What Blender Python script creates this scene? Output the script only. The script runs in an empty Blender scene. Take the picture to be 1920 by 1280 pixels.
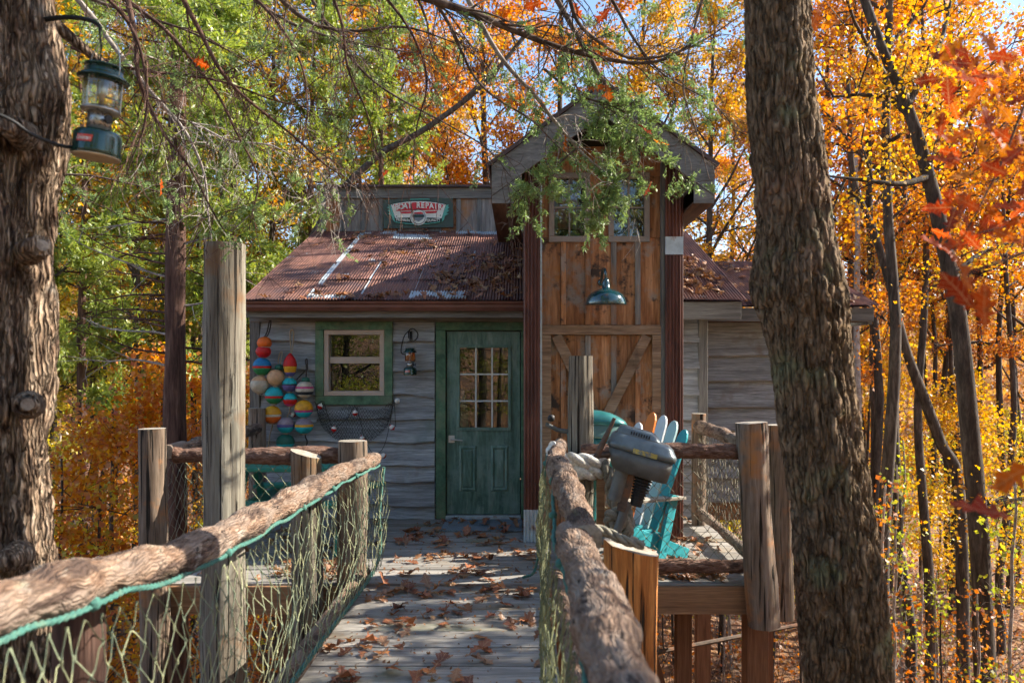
import bpy, math, random
import numpy as np
from mathutils import Vector, Matrix

random.seed(7)
RNG = np.random.default_rng(7)
scene = bpy.context.scene
COL = scene.collection
R = math.radians

# ------------------------------------------------------------------ camera, sky, sun, exposure
F, CX, HY, CZ = 1493.3, 975.0, 690.0, 1.6       # focal length in photo pixels, vanishing point, eye height
cd = bpy.data.cameras.new('camera'); cam = bpy.data.objects.new('camera', cd); COL.objects.link(cam)
cam.location = (0, 0, CZ); cam.rotation_euler = (R(90), 0, 0)
cd.lens = 28; cd.sensor_width = 36; cd.clip_start = 0.05; cd.clip_end = 3000
cd.shift_x = -15 / 1920; cd.shift_y = 50 / 1920
cd.dof.use_dof = True; cd.dof.focus_distance = 7.6; cd.dof.aperture_fstop = 3.2
scene.camera = cam

SUN_EL, SUN_AZ = 34.0, 13.0                      # azimuth: degrees from +X towards +Y
sdir = Vector((math.cos(R(SUN_EL)) * math.cos(R(SUN_AZ)), math.cos(R(SUN_EL)) * math.sin(R(SUN_AZ)), math.sin(R(SUN_EL))))
world = bpy.data.worlds.new('World'); scene.world = world; world.use_nodes = True
wn = world.node_tree; bg = wn.nodes['Background']
sky = wn.nodes.new('ShaderNodeTexSky'); sky.sky_type = 'NISHITA'; sky.sun_disc = False; sky.ozone_density = 2.2; sky.dust_density = 0.6
sky.sun_elevation = R(SUN_EL); sky.sun_rotation = R(90 - SUN_AZ)
wn.links.new(sky.outputs[0], bg.inputs[0]); bg.inputs[1].default_value = 0.118
sl = bpy.data.lights.new('sun', 'SUN'); sl.energy = 5.0; sl.angle = R(0.5); sl.color = (1, 0.91, 0.78)
so = bpy.data.objects.new('sun', sl); COL.objects.link(so)
so.rotation_euler = (-sdir).to_track_quat('-Z', 'Y').to_euler()
vs = scene.view_settings
vs.view_transform = 'Standard'; vs.look = 'None'; vs.gamma = 1; vs.exposure = 1.35; vs.use_curve_mapping = False
scene.cycles.max_bounces = 5; scene.cycles.diffuse_bounces = 2; scene.cycles.glossy_bounces = 2; scene.cycles.transmission_bounces = 3; scene.cycles.transparent_max_bounces = 6
scene.cycles.use_adaptive_sampling = True; scene.cycles.adaptive_threshold = 0.04; scene.cycles.time_limit = 1000; scene.cycles.debug_bvh_type = 'STATIC_BVH'; scene.cycles.debug_use_spatial_splits = True; scene.cycles.use_denoising = True
scene.cycles.sample_clamp_indirect = 6

# ------------------------------------------------------------------ helpers
def W(px, py, Y):
    return Vector(((px - CX) / F * Y, Y, CZ - (py - HY) / F * Y))

def hash3(i, j, k, s):
    n = (i * 73856093) ^ (j * 19349663) ^ (k * 83492791) ^ (s * 2654435761)
    n = (n ^ (n >> 13)) * 1274126177
    n = n & 0x7fffffff
    return ((n ^ (n >> 16)) & 0xffff) / 65535.0

def vnoise(P, s=0):
    P = np.asarray(P, float); I = np.floor(P).astype(np.int64); f = P - I; f = f * f * (3 - 2 * f)
    out = 0
    for dx in (0, 1):
        for dy in (0, 1):
            for dz in (0, 1):
                w = (f[..., 0] if dx else 1 - f[..., 0]) * (f[..., 1] if dy else 1 - f[..., 1]) * (f[..., 2] if dz else 1 - f[..., 2])
                out = out + w * hash3(I[..., 0] + dx, I[..., 1] + dy, I[..., 2] + dz, s)
    return out * 2 - 1

def fbm(P, s=0, o=4):
    P = np.asarray(P, float); a, t = 1.0, 0
    for q in range(o):
        t = t + a * vnoise(P * 2 ** q + 17.3 * q, s + q); a *= 0.5
    return t

class MB:
    def __init__(self): self.v = []; self.f = []; self.m = []
    def add(self, vs, fs, mi=0):
        o = len(self.v); self.v.extend([tuple(x) for x in vs])
        for f in fs: self.f.append([o + i for i in f]); self.m.append(mi)
        return self
    def box(self, x0, x1, y0, y1, z0, z1, mi=0, M=None):
        vs = [Vector(c) for c in ((x0,y0,z0),(x1,y0,z0),(x1,y1,z0),(x0,y1,z0),(x0,y0,z1),(x1,y0,z1),(x1,y1,z1),(x0,y1,z1))]
        if M is not None: vs = [M @ v for v in vs]
        return self.add(vs, [(0,3,2,1),(4,5,6,7),(0,1,5,4),(1,2,6,5),(2,3,7,6),(3,0,4,7)], mi)
    def beam(self, a, b, w, h, mi=0, up=(0,0,1)):
        a, b = Vector(a), Vector(b); d = b - a; L = d.length; d.normalize(); u = Vector(up)
        s = d.cross(u)
        if s.length < 1e-4: s = d.cross(Vector((0, 1, 0)))
        s.normalize(); u = s.cross(d)
        M = Matrix((( d.x, s.x, u.x, a.x), (d.y, s.y, u.y, a.y), (d.z, s.z, u.z, a.z), (0,0,0,1)))
        return self.box(0, L, -w/2, w/2, -h/2, h/2, mi, M)
    def tube(self, pts, rad, n=8, caps=True, mi=0, cmi=None, disp=None, sub=0):
        P = np.array([tuple(p) for p in pts], float); m = len(P)
        rad = np.full(m, float(rad)) if np.isscalar(rad) else np.array(rad, float)
        if sub: P, rad = resample(P, rad, sub); m = len(P)
        T = np.gradient(P, axis=0); T /= np.linalg.norm(T, axis=1)[:, None] + 1e-12
        ref = np.array([0, 0, 1.0]) if abs(T[0, 2]) < 0.9 else np.array([1.0, 0, 0])
        u = np.cross(T[0], ref); u /= np.linalg.norm(u); U = [u]
        for i in range(1, m):
            u = U[-1] - T[i] * np.dot(U[-1], T[i]); u /= np.linalg.norm(u) + 1e-12; U.append(u)
        U = np.array(U); V = np.cross(T, U); a = np.arange(n) * 2 * math.pi / n
        ring = np.cos(a)[None, :, None] * U[:, None] + np.sin(a)[None, :, None] * V[:, None]
        rr = np.repeat(rad[:, None], n, 1)
        if disp is not None: rr = rr * (1 + disp(P[:, None] + ring * rad[:, None, None], np.repeat(np.arange(m)[:, None], n, 1)))
        X = P[:, None] + ring * rr[..., None]
        fs = [(i*n+j, i*n+(j+1)%n, (i+1)*n+(j+1)%n, (i+1)*n+j) for i in range(m-1) for j in range(n)]
        self.add(X.reshape(-1, 3), fs, mi)
        if caps:
            c = mi if cmi is None else cmi
            self.add(X[0], [tuple(range(n))[::-1]], c); self.add(X[-1], [tuple(range(n))], c)
        return self
    def lathe(self, prof, n=24, c=(0,0,0), mi=0, M=None):
        vs = []; fs = []
        for r, z in prof:
            for j in range(n):
                a = 2*math.pi*j/n; v = Vector((r*math.cos(a), r*math.sin(a), z))
                v = (M @ v) if M is not None else v
                vs.append(v + Vector(c))
        for i in range(len(prof)-1):
            for j in range(n): fs.append((i*n+j, i*n+(j+1)%n, (i+1)*n+(j+1)%n, (i+1)*n+j))
        if prof[0][0] > 1e-5: fs.append(tuple(range(n))[::-1])
        if prof[-1][0] > 1e-5: fs.append(tuple((len(prof)-1)*n+j for j in range(n)))
        return self.add(vs, fs, mi)
    def prism(self, poly, y0, y1, mi=0):                   # polygon in XZ extruded along Y
        n = len(poly); vs = [(x, y0, z) for x, z in poly] + [(x, y1, z) for x, z in poly]
        fs = [tuple(range(n)), tuple(range(2*n-1, n-1, -1))] + [(i, i+n, (i+1)%n+n, (i+1)%n) for i in range(n)]
        return self.add(vs, fs, mi)
    def mesh(self, name, mats, smooth=False):
        me = bpy.data.meshes.new(name); me.from_pydata(self.v, [], self.f)
        for m in (mats if isinstance(mats, (list, tuple)) else [mats]): me.materials.append(m)
        me.polygons.foreach_set('material_index', self.m)
        if smooth: me.polygons.foreach_set('use_smooth', [True]*len(self.f))
        me.update(); return me
    def build(self, name, mats, parent=None, smooth=False, bevel=0):
        return ob(name, self.mesh(name, mats, smooth), parent, bevel)

def resample(P, rad, k):
    P = np.asarray(P, float); m = len(P)
    Q = np.vstack([2*P[0]-P[1], P, 2*P[-1]-P[-2]]); out = []; ro = []
    for i in range(m-1):
        for t in np.arange(k)/k:
            p0, p1, p2, p3 = Q[i:i+4]
            out.append(0.5*((2*p1)+(-p0+p2)*t+(2*p0-5*p1+4*p2-p3)*t*t+(-p0+3*p1-3*p2+p3)*t**3)); ro.append(rad[i]*(1-t)+rad[i+1]*t)
    out.append(P[-1]); ro.append(rad[-1])
    return np.array(out), np.array(ro)

def ob(name, me, parent=None, bevel=0):
    o = bpy.data.objects.new(name, me); COL.objects.link(o)
    if parent is not None: o.parent = parent
    if bevel:
        b = o.modifiers.new('bevel', 'BEVEL'); b.width = bevel; b.segments = 2; b.limit_method = 'ANGLE'
    return o

def tag(o, label, cat, group=None):
    o['label'] = label; o['category'] = cat
    if group: o['group'] = group
    return o

def thing(name, label, cat, group=None, loc=(0,0,0), rz=0):
    o = bpy.data.objects.new(name, None); COL.objects.link(o); o.location = loc; o.rotation_euler = (0,0,rz); o.empty_display_size = 0.1
    return tag(o, label, cat, group)

def structure(o): o['kind'] = 'structure'; return o
def stuff(o): o['kind'] = 'stuff'; return o

def copy_tree(root, parent=None):
    kids = [c for c in bpy.data.objects if c.parent == root] if parent is None else []
    r = root.copy(); COL.objects.link(r)
    for ch in root.children:
        c = ch.copy(); COL.objects.link(c); c.parent = r
        for g in ch.children:
            d = g.copy(); COL.objects.link(d); d.parent = c
    return r

def mesh_np(name, V, Fc, mats, mi=None, smooth=False):
    V = np.asarray(V, np.float32); Fc = np.asarray(Fc, np.int32); m, k = Fc.shape
    me = bpy.data.meshes.new(name)
    me.vertices.add(len(V)); me.vertices.foreach_set('co', V.ravel())
    me.loops.add(m*k); me.loops.foreach_set('vertex_index', Fc.ravel())
    me.polygons.add(m); me.polygons.foreach_set('loop_start', np.arange(m, dtype=np.int32)*k)
    me.polygons.foreach_set('loop_total', np.full(m, k, np.int32))
    for x in (mats if isinstance(mats, (list, tuple)) else [mats]): me.materials.append(x)
    if mi is not None: me.polygons.foreach_set('material_index', np.asarray(mi, np.int32))
    if smooth: me.polygons.foreach_set('use_smooth', np.ones(m, bool))
    me.update(calc_edges=True); me.validate(); return me

# ------------------------------------------------------------------ materials
MATS = {}
class NT:
    def __init__(self, name):
        self.m = bpy.data.materials.new(name); self.m.use_nodes = True; self.t = self.m.node_tree; MATS[name] = self.m
        self.p = self.t.nodes['Principled BSDF']; self.out = self.t.nodes['Material Output']
    def n(self, ty, **kw):
        x = self.t.nodes.new('ShaderNode' + ty)
        for k, v in kw.items(): setattr(x, k, v)
        return x
    def l(self, a, b): self.t.links.new(a, b)
    def ramp(self, fac, stops, interp='LINEAR'):
        r = self.n('ValToRGB'); r.color_ramp.interpolation = interp; e = r.color_ramp.elements
        while len(e) > 1: e.remove(e[-1])
        e[0].position = stops[0][0]; e[0].color = (*stops[0][1], 1)
        for p, c in stops[1:]:
            x = e.new(p); x.color = (*c, 1)
        self.l(fac, r.inputs[0]); return r.outputs[0]
    def noise(self, vec, scale, detail=4, rough=0.55, dist=0.0):
        x = self.n('TexNoise'); x.inputs['Scale'].default_value = scale; x.inputs['Detail'].default_value = detail
        x.inputs['Roughness'].default_value = rough; x.inputs['Distortion'].default_value = dist
        if vec is not None: self.l(vec, x.inputs['Vector'])
        return x.outputs[0]
    def mix(self, fac, a, b, mode='MIX'):
        x = self.n('Mix', data_type='RGBA', blend_type=mode)
        for i, v in ((0, fac), (6, a), (7, b)):
            if hasattr(v, 'is_linked') or hasattr(v, 'links'): self.l(v, x.inputs[i])
            elif i == 0: x.inputs[0].default_value = v
            else: x.inputs[i].default_value = (*v, 1)
        return x.outputs[2]
    def math(self, op, a, b=0.0):
        x = self.n('Math', operation=op)
        for i, v in ((0, a), (1, b)):
            if hasattr(v, 'links'): self.l(v, x.inputs[i])
            else: x.inputs[i].default_value = v
        return x.outputs[0]
    def coords(self, scale=(1,1,1), rnd=7.0):
        tc = self.n('TexCoord'); oi = self.n('ObjectInfo'); ml = self.n('VectorMath', operation='SCALE')
        cb = self.n('CombineXYZ'); self.l(oi.outputs['Random'], cb.inputs[0]); self.l(oi.outputs['Random'], cb.inputs[1]); self.l(oi.outputs['Random'], cb.inputs[2])
        self.l(cb.outputs[0], ml.inputs[0]); ml.inputs[3].default_value = rnd
        ad = self.n('VectorMath', operation='ADD'); self.l(tc.outputs['Object'], ad.inputs[0]); self.l(ml.outputs[0], ad.inputs[1])
        mp = self.n('Mapping'); self.l(ad.outputs[0], mp.inputs[0]); mp.inputs['Scale'].default_value = scale
        self.rnd = oi.outputs['Random']; self.raw = ad.outputs[0]
        return mp.outputs[0]
    def bump(self, h, strength, dist=0.01):
        b = self.n('Bump'); b.inputs['Strength'].default_value = strength; b.inputs['Distance'].default_value = dist
        self.l(h, b.inputs['Height']); self.l(b.outputs[0], self.p.inputs['Normal'])

def wood(name, ramp, stretch, rough=0.75, nscale=1.0, bump=0.5, bd=0.008, stain=None, var=0.25, fine=None, spec=0.3, metal=0.0, crack=None, along=False, fissure=None):
    t = NT(name); v = t.coords(stretch)
    a = t.noise(v, nscale, 5, 0.62, 0.6); c = t.ramp(a, ramp)
    f = t.noise(v, nscale*4.5, 2, 0.7)
    c = t.mix(0.5, c, t.ramp(f, [(0.3, (0.3,)*3), (0.68, (1.15,)*3)]), 'MULTIPLY')
    if stain:
        for col, sc, lo, hi in stain:
            s = t.ramp(t.noise(v if along else t.raw, sc, 4, 0.65), [(lo, (0,)*3), (hi, (1,)*3)]); c = t.mix(s, c, col)
    h = a
    if crack:
        mp2 = t.n('Mapping'); t.l(t.raw, mp2.inputs[0]); mp2.inputs['Scale'].default_value = tuple(s*crack*0.9 if s > 2 else s*0.9 for s in stretch)
        k = t.ramp(t.noise(mp2.outputs[0], nscale, 3, 0.5, 0.3), [(0.385, (0,)*3), (0.43, (1,)*3)])
        c = t.mix(k, (0.02, 0.015, 0.01), c); h = t.math('ADD', t.math('MULTIPLY', a, 0.6), k)
    if fissure:
        mp3 = t.n('Mapping'); mp3.inputs['Scale'].default_value = fissure[:3]
        wv = t.n('VectorMath', operation='ADD'); nw = t.n('TexNoise'); nw.inputs['Scale'].default_value = 9; nw.inputs['Detail'].default_value = 2; t.l(t.raw, nw.inputs['Vector'])
        sc_ = t.n('VectorMath', operation='SCALE'); sc_.inputs[3].default_value = 0.05; t.l(nw.outputs['Color'], sc_.inputs[0]); t.l(t.raw, wv.inputs[0]); t.l(sc_.outputs[0], wv.inputs[1]); t.l(wv.outputs[0], mp3.inputs[0])
        vo_ = t.n('TexVoronoi', feature='DISTANCE_TO_EDGE'); vo_.inputs['Scale'].default_value = 1.0; t.l(mp3.outputs[0], vo_.inputs['Vector'])
        fk = t.ramp(vo_.outputs['Distance'], [(0.015, (0.12,)*3), (0.13, (0.85,)*3), (0.35, (1.15,)*3)])
        c = t.mix(fissure[3], c, fk, 'MULTIPLY'); h = t.math('ADD', t.math('MULTIPLY', a, 0.4), t.math('MULTIPLY', fk, 1.2*fissure[3]))
    if var:
        vv = t.n('HueSaturation'); t.l(c, vv.inputs['Color'])
        mr = t.n('MapRange'); t.l(t.rnd, mr.inputs[0]); mr.inputs[3].default_value = 1-var; mr.inputs[4].default_value = 1+var
        t.l(mr.outputs[0], vv.inputs['Value']); c = vv.outputs[0]
    t.l(c, t.p.inputs['Base Color']); t.p.inputs['Roughness'].default_value = rough; t.p.inputs['Metallic'].default_value = metal
    t.p.inputs['Specular IOR Level'].default_value = spec
    t.bump(h, bump, bd); return t.m

def paint(name, col, rough=0.5, metal=0.0, wear=None, var=0.12, bump=0.05, scale=6, spec=0.5, coat=0):
    t = NT(name); t.coords(); n = t.noise(t.raw, scale, 3, 0.6)
    c = t.ramp(n, [(0.25, tuple(x*(1-var*2) for x in col)), (0.75, tuple(min(1, x*(1+var*2)) for x in col))])
    if wear:
        s = t.ramp(t.noise(t.raw, wear[1], 4, 0.65), [(wear[2], (0,)*3), (wear[3], (1,)*3)]); c = t.mix(s, c, wear[0])
    t.l(c, t.p.inputs['Base Color']); t.p.inputs['Metallic'].default_value = metal
    t.l(t.ramp(n, [(0.3, (max(0, rough-0.1),)*3), (0.7, (min(1, rough+0.15),)*3)]), t.p.inputs['Roughness'])
    t.p.inputs['Specular IOR Level'].default_value = spec; t.p.inputs['Coat Weight'].default_value = coat
    t.bump(n, bump, 0.01); return t.m

def leafmat(name, cols, trans=0.55, clump=0.35, rough=0.55, obj=False, gloss=0.05):
    t = NT(name); g = t.n('NewGeometry'); k = len(cols)
    rnd = t.n('ObjectInfo').outputs['Random'] if obj else g.outputs['Random Per Island']
    pos = t.n('TexCoord').outputs['Object']
    nz = t.noise(pos, 0.7, 1, 0.6)
    fac = t.math('ADD', t.math('MULTIPLY', rnd, 1 - clump), t.math('MULTIPLY', t.math('SUBTRACT', t.math('MULTIPLY', nz, 2.2), 0.6), clump))
    c = t.ramp(fac, [(i/(k-1), cc) for i, cc in enumerate(cols)])
    if obj:
        sp = t.n('SeparateXYZ'); t.l(pos, sp.inputs[0]); ay = t.math('ABSOLUTE', sp.outputs[1])
        fr = t.math('FRACT', t.math('MULTIPLY', t.math('SUBTRACT', sp.outputs[0], t.math('MULTIPLY', ay, 0.9)), 7.0)); dd = t.math('ABSOLUTE', t.math('SUBTRACT', fr, 0.5))
        vn = t.math('MAXIMUM', t.math('LESS_THAN', dd, 0.05), t.math('LESS_THAN', ay, 0.014))
        c = t.mix(t.math('MULTIPLY', vn, 0.35), c, (0.62, 0.42, 0.22))
        cb = t.n('CombineXYZ'); t.l(rnd, cb.inputs[2]); av = t.n('VectorMath', operation='ADD'); sv = t.n('VectorMath', operation='SCALE'); sv.inputs[3].default_value = 9; t.l(cb.outputs[0], sv.inputs[0]); t.l(pos, av.inputs[0]); t.l(sv.outputs[0], av.inputs[1])
        c = t.mix(t.ramp(t.noise(av.outputs[0], 5, 3), [(0.54, (0,)*3), (0.68, (0.6,)*3)]), c, (0.19, 0.075, 0.035))
    d = t.n('BsdfDiffuse'); tr = t.n('BsdfTranslucent'); gl = t.n('BsdfGlossy'); gl.inputs['Roughness'].default_value = rough - 0.1
    t.l(c, d.inputs[0])
    sat = t.n('HueSaturation'); sat.inputs['Saturation'].default_value = 1.1; sat.inputs['Value'].default_value = 1.4; t.l(c, sat.inputs['Color']); t.l(sat.outputs[0], tr.inputs[0])
    m1 = t.n('MixShader'); m1.inputs[0].default_value = trans; t.l(d.outputs[0], m1.inputs[1]); t.l(tr.outputs[0], m1.inputs[2])
    m2 = t.n('MixShader'); m2.inputs[0].default_value = gloss; t.l(m1.outputs[0], m2.inputs[1]); t.l(gl.outputs[0], m2.inputs[2])
    t.l(m2.outputs[0], t.out.inputs[0]); return t.m

def glassmat(name, refl, tint=(0.9, 0.95, 0.95), rough=0.01):
    t = NT(name); a = t.n('BsdfTransparent'); a.inputs[0].default_value = (*tint, 1); g = t.n('BsdfGlossy'); g.inputs['Roughness'].default_value = rough
    t.coords(); bp = t.n('Bump'); bp.inputs['Strength'].default_value = 0.05; t.l(t.noise(t.raw, 2.5, 2), bp.inputs['Height']); t.l(bp.outputs[0], g.inputs['Normal'])
    lw = t.n('LayerWeight'); lw.inputs[0].default_value = 0.3
    f = t.math('ADD', t.math('MULTIPLY', lw.outputs['Fresnel'], 0.6), refl)
    m = t.n('MixShader'); t.l(f, m.inputs[0]); t.l(a.outputs[0], m.inputs[1]); t.l(g.outputs[0], m.inputs[2]); t.l(m.outputs[0], t.out.inputs[0]); return t.m

GREY = [(0.3, (0.13, 0.115, 0.10)), (0.5, (0.27, 0.25, 0.225)), (0.7, (0.40, 0.38, 0.35))]
siding = wood('siding_wood', [(0.28, (0.188, 0.190, 0.189)), (0.5, (0.341, 0.356, 0.361)), (0.72, (0.508, 0.535, 0.545))], (0.9, 14, 14), 0.8, 1.6, 0.45, 0.006,
              [((0.20, 0.14, 0.10), 2.2, 0.60, 0.78), ((0.16, 0.21, 0.19), 1.1, 0.60, 0.8)], 0.15)
trimwood = wood('trim_wood', [(0.3, (0.12, 0.115, 0.10)), (0.5, (0.20, 0.19, 0.17)), (0.7, (0.30, 0.29, 0.26))], (0.8, 16, 16), 0.8, 1.6, 0.4, 0.005, None, 0.15)
trimwood_v = wood('trim_wood_upright', [(0.3, (0.12, 0.115, 0.10)), (0.5, (0.20, 0.19, 0.17)), (0.7, (0.30, 0.29, 0.26))], (16, 16, 0.8), 0.8, 1.6, 0.4, 0.005, None, 0.15)
rakewood = wood('rake_wood', [(0.3, (0.128, 0.128, 0.116)), (0.5, (0.203, 0.199, 0.184)), (0.7, (0.270, 0.262, 0.247))], (2, 12, 9), 0.8, 1.6, 0.35, 0.005, None, 0.1)
barn = wood('barn_wood', [(0.25, (0.100, 0.036, 0.015)), (0.42, (0.339, 0.135, 0.051)), (0.6, (0.519, 0.239, 0.103)), (0.8, (0.598, 0.343, 0.197))], (9, 9, 0.8), 0.75, 1.7, 0.6, 0.008,
            [((0.30, 0.22, 0.165), 4.2, 0.52, 0.64), ((0.055, 0.035, 0.025), 4.6, 0.57, 0.66), ((0.42, 0.17, 0.05), 2.6, 0.60, 0.70)], 0.2)
barn_h = wood('barn_wood_beam', [(0.25, (0.11, 0.06, 0.035)), (0.45, (0.27, 0.16, 0.09)), (0.6, (0.36, 0.23, 0.14)), (0.8, (0.46, 0.33, 0.23))], (0.9, 9, 9), 0.75, 1.7, 0.6, 0.008,
              [((0.07, 0.045, 0.03), 3.1, 0.62, 0.74)], 0.15)
batten = wood('grey_barn_wood', [(0.25, (0.12, 0.10, 0.085)), (0.5, (0.26, 0.23, 0.20)), (0.75, (0.38, 0.34, 0.30))], (10, 10, 0.8), 0.8, 1.7, 0.5, 0.006, [((0.36, 0.17, 0.07), 1.6, 0.5, 0.66)], 0.25)
deckwood = wood('deck_wood', [(0.25, (0.189, 0.175, 0.153)), (0.5, (0.326, 0.305, 0.274)), (0.75, (0.452, 0.425, 0.381))], (0.8, 13, 13), 0.75, 1.5, 0.35, 0.005,
                [((0.22, 0.17, 0.11), 1.3, 0.55, 0.75), ((0.20, 0.20, 0.10), 0.9, 0.62, 0.8)], 0.18)
rimwood = wood('treated_timber', [(0.25, (0.20, 0.10, 0.05)), (0.5, (0.33, 0.18, 0.09)), (0.75, (0.45, 0.27, 0.15))], (0.7, 14, 14), 0.7, 1.5, 0.3, 0.004, [((0.16, 0.10, 0.06), 1.2, 0.6, 0.8)], 0.1)
pierwood = wood('pier_timber', [(0.25, (0.12, 0.05, 0.025)), (0.5, (0.22, 0.10, 0.05)), (0.75, (0.32, 0.16, 0.08))], (14, 14, 0.7), 0.7, 1.5, 0.3, 0.004, None, 0.15)
postwood = wood('weathered_post_wood', [(0.28, (0.087, 0.073, 0.051)), (0.45, (0.186, 0.158, 0.119)), (0.6, (0.260, 0.239, 0.187)), (0.8, (0.346, 0.330, 0.272))], (11, 11, 0.7), 0.85, 1.5, 0.9, 0.02,
                [((0.20, 0.10, 0.04), 2.2, 0.56, 0.72), ((0.22, 0.24, 0.12), 1.8, 0.62, 0.8)], 0.1, crack=3.4)
postwood2 = wood('cedar_post_wood', [(0.28, (0.098, 0.066, 0.046)), (0.45, (0.190, 0.138, 0.098)), (0.6, (0.262, 0.203, 0.154)), (0.8, (0.341, 0.289, 0.236))], (9, 9, 0.8), 0.8, 1.5, 0.7, 0.015,
                 [((0.38, 0.16, 0.05), 2.4, 0.54, 0.7), ((0.10, 0.06, 0.04), 3.2, 0.64, 0.78)], 0.12, crack=3.2)
orangepost = wood('split_cedar_wood', [(0.28, (0.202, 0.057, 0.016)), (0.45, (0.481, 0.172, 0.041)), (0.6, (0.658, 0.287, 0.083)), (0.8, (0.784, 0.437, 0.186))], (14, 14, 1.1), 0.7, 1.5, 0.9, 0.02, None, 0.05, crack=2.6)
cutend = wood('cut_end_wood', [(0.3, (0.259, 0.216, 0.158)), (0.5, (0.374, 0.331, 0.266)), (0.7, (0.475, 0.439, 0.374))], (6, 6, 6), 0.85, 1.5, 0.3, 0.004, None, 0.1)
greyend = wood('weathered_cut_end', [(0.3, (0.17, 0.13, 0.10)), (0.5, (0.30, 0.25, 0.20)), (0.7, (0.42, 0.37, 0.31))], (9, 9, 9), 0.9, 1.5, 0.6, 0.01, None, 0.1)
railbark = wood('rail_bark', [(0.28, (0.108, 0.057, 0.035)), (0.45, (0.249, 0.154, 0.101)), (0.6, (0.382, 0.265, 0.188)), (0.78, (0.498, 0.384, 0.293))], (24, 7, 24), 0.9, 1.6, 1.0, 0.03,
                [((0.27, 0.205, 0.16), 0.35, 0.46, 0.60), ((0.085, 0.055, 0.042), 0.5, 0.52, 0.62), ((0.40, 0.35, 0.295), 0.8, 0.60, 0.70), ((0.03, 0.02, 0.017), 1.6, 0.62, 0.68), ((0.18, 0.19, 0.09), 0.2, 0.64, 0.76)], 0.12, along=True, fissure=(80, 5, 80, 0.15))
railbark_x = wood('rail_bark_across', [(0.28, (0.093, 0.041, 0.026)), (0.45, (0.210, 0.109, 0.071)), (0.6, (0.327, 0.198, 0.143)), (0.78, (0.451, 0.315, 0.246))], (8, 24, 24), 0.9, 1.6, 1.0, 0.03,
                  [((0.09, 0.055, 0.04), 7, 0.56, 0.68)], 0.12, fissure=(5, 80, 80, 0.15))
cedarbark = wood('cedar_bark', [(0.36, (0.053, 0.030, 0.020)), (0.44, (0.236, 0.149, 0.094)), (0.54, (0.471, 0.337, 0.228)), (0.78, (0.707, 0.561, 0.422))], (24, 24, 4.5), 0.9, 1.6, 1.0, 0.05,
                 [((0.09, 0.05, 0.03), 4.5, 0.54, 0.64), ((0.46, 0.43, 0.36), 3, 0.62, 0.76)], 0.05, fissure=(62, 62, 5.5, 0.6))
oakbark = wood('oak_bark', [(0.28, (0.050, 0.032, 0.020)), (0.42, (0.142, 0.097, 0.056)), (0.58, (0.269, 0.186, 0.114)), (0.78, (0.411, 0.301, 0.190))], (20, 20, 8), 0.95, 1.6, 1.0, 0.03,
               [((0.21, 0.22, 0.12), 3.2, 0.58, 0.74), ((0.24, 0.15, 0.10), 2.6, 0.6, 0.76)], 0.05, fissure=(40, 40, 7, 0.38))
treebark = wood('forest_bark', [(0.3, (0.035, 0.027, 0.021)), (0.5, (0.084, 0.066, 0.052)), (0.7, (0.161, 0.133, 0.108))], (10, 10, 2), 0.95, 1.5, 0.8, 0.02, None, 0.3)
redcedarbark = wood('red_cedar_bark', [(0.3, (0.040, 0.020, 0.016)), (0.5, (0.112, 0.060, 0.044)), (0.7, (0.208, 0.128, 0.096))], (12, 12, 1.2), 0.95, 1.5, 0.8, 0.02, None, 0.2)
twigbark = wood('twig_bark', [(0.3, (0.045, 0.030, 0.022)), (0.5, (0.120, 0.083, 0.064)), (0.7, (0.240, 0.188, 0.158))], (8, 8, 8), 0.9, 1.5, 0.5, 0.004, None, 0.25)
palebark = wood('dead_twig_bark', [(0.3, (0.20, 0.16, 0.13)), (0.5, (0.38, 0.33, 0.29)), (0.7, (0.55, 0.50, 0.46))], (8, 8, 8), 0.9, 1.5, 0.5, 0.004, None, 0.2)
rust = wood('rusted_sheet', [(0.25, (0.072, 0.025, 0.017)), (0.45, (0.162, 0.064, 0.043)), (0.6, (0.238, 0.102, 0.072)), (0.8, (0.323, 0.170, 0.128))], (7, 0.8, 0.8), 0.65, 1.7, 0.15, 0.004,
            [((0.27, 0.11, 0.06), 1.7, 0.52, 0.7), ((0.085, 0.04, 0.04), 2.3, 0.54, 0.68), ((0.30, 0.31, 0.32), 3.1, 0.66, 0.72)], 0.25, spec=0.4)
rust_v = wood('rusted_post_sheet', [(0.25, (0.045, 0.014, 0.009)), (0.45, (0.11, 0.034, 0.02)), (0.6, (0.18, 0.06, 0.035)), (0.8, (0.28, 0.115, 0.075))], (8, 8, 0.7), 0.55, 1.7, 0.15, 0.004,
              [((0.05, 0.02, 0.018), 2.3, 0.56, 0.72)], 0.1, spec=0.5)
zinc = paint('zinc_sheet', (0.50, 0.56, 0.58), 0.45, 0.35, ((0.35, 0.22, 0.16), 9, 0.58, 0.72), 0.12, 0.05, 14)
gutterm = paint('brown_gutter', (0.16, 0.065, 0.045), 0.4, 0.1, None, 0.15, 0.03, 5)
roofedge = paint('brown_drip_edge', (0.075, 0.045, 0.04), 0.45, 0.2, None, 0.15, 0.03, 5)
soffitm = wood('soffit_wood', [(0.3, (0.07, 0.035, 0.022)), (0.6, (0.14, 0.075, 0.05)), (0.8, (0.20, 0.12, 0.08))], (12, 0.8, 12), 0.8, 1.5, 0.3, 0.005, None, 0.15)
greentrim = wood('green_trim_paint', [(0.3, (0.048, 0.106, 0.062)), (0.5, (0.096, 0.188, 0.106)), (0.72, (0.179, 0.263, 0.150))], (3, 6, 3), 0.65, 1.4, 0.2, 0.003, [((0.17, 0.19, 0.12), 4, 0.50, 0.72)], 0.12)
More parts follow.
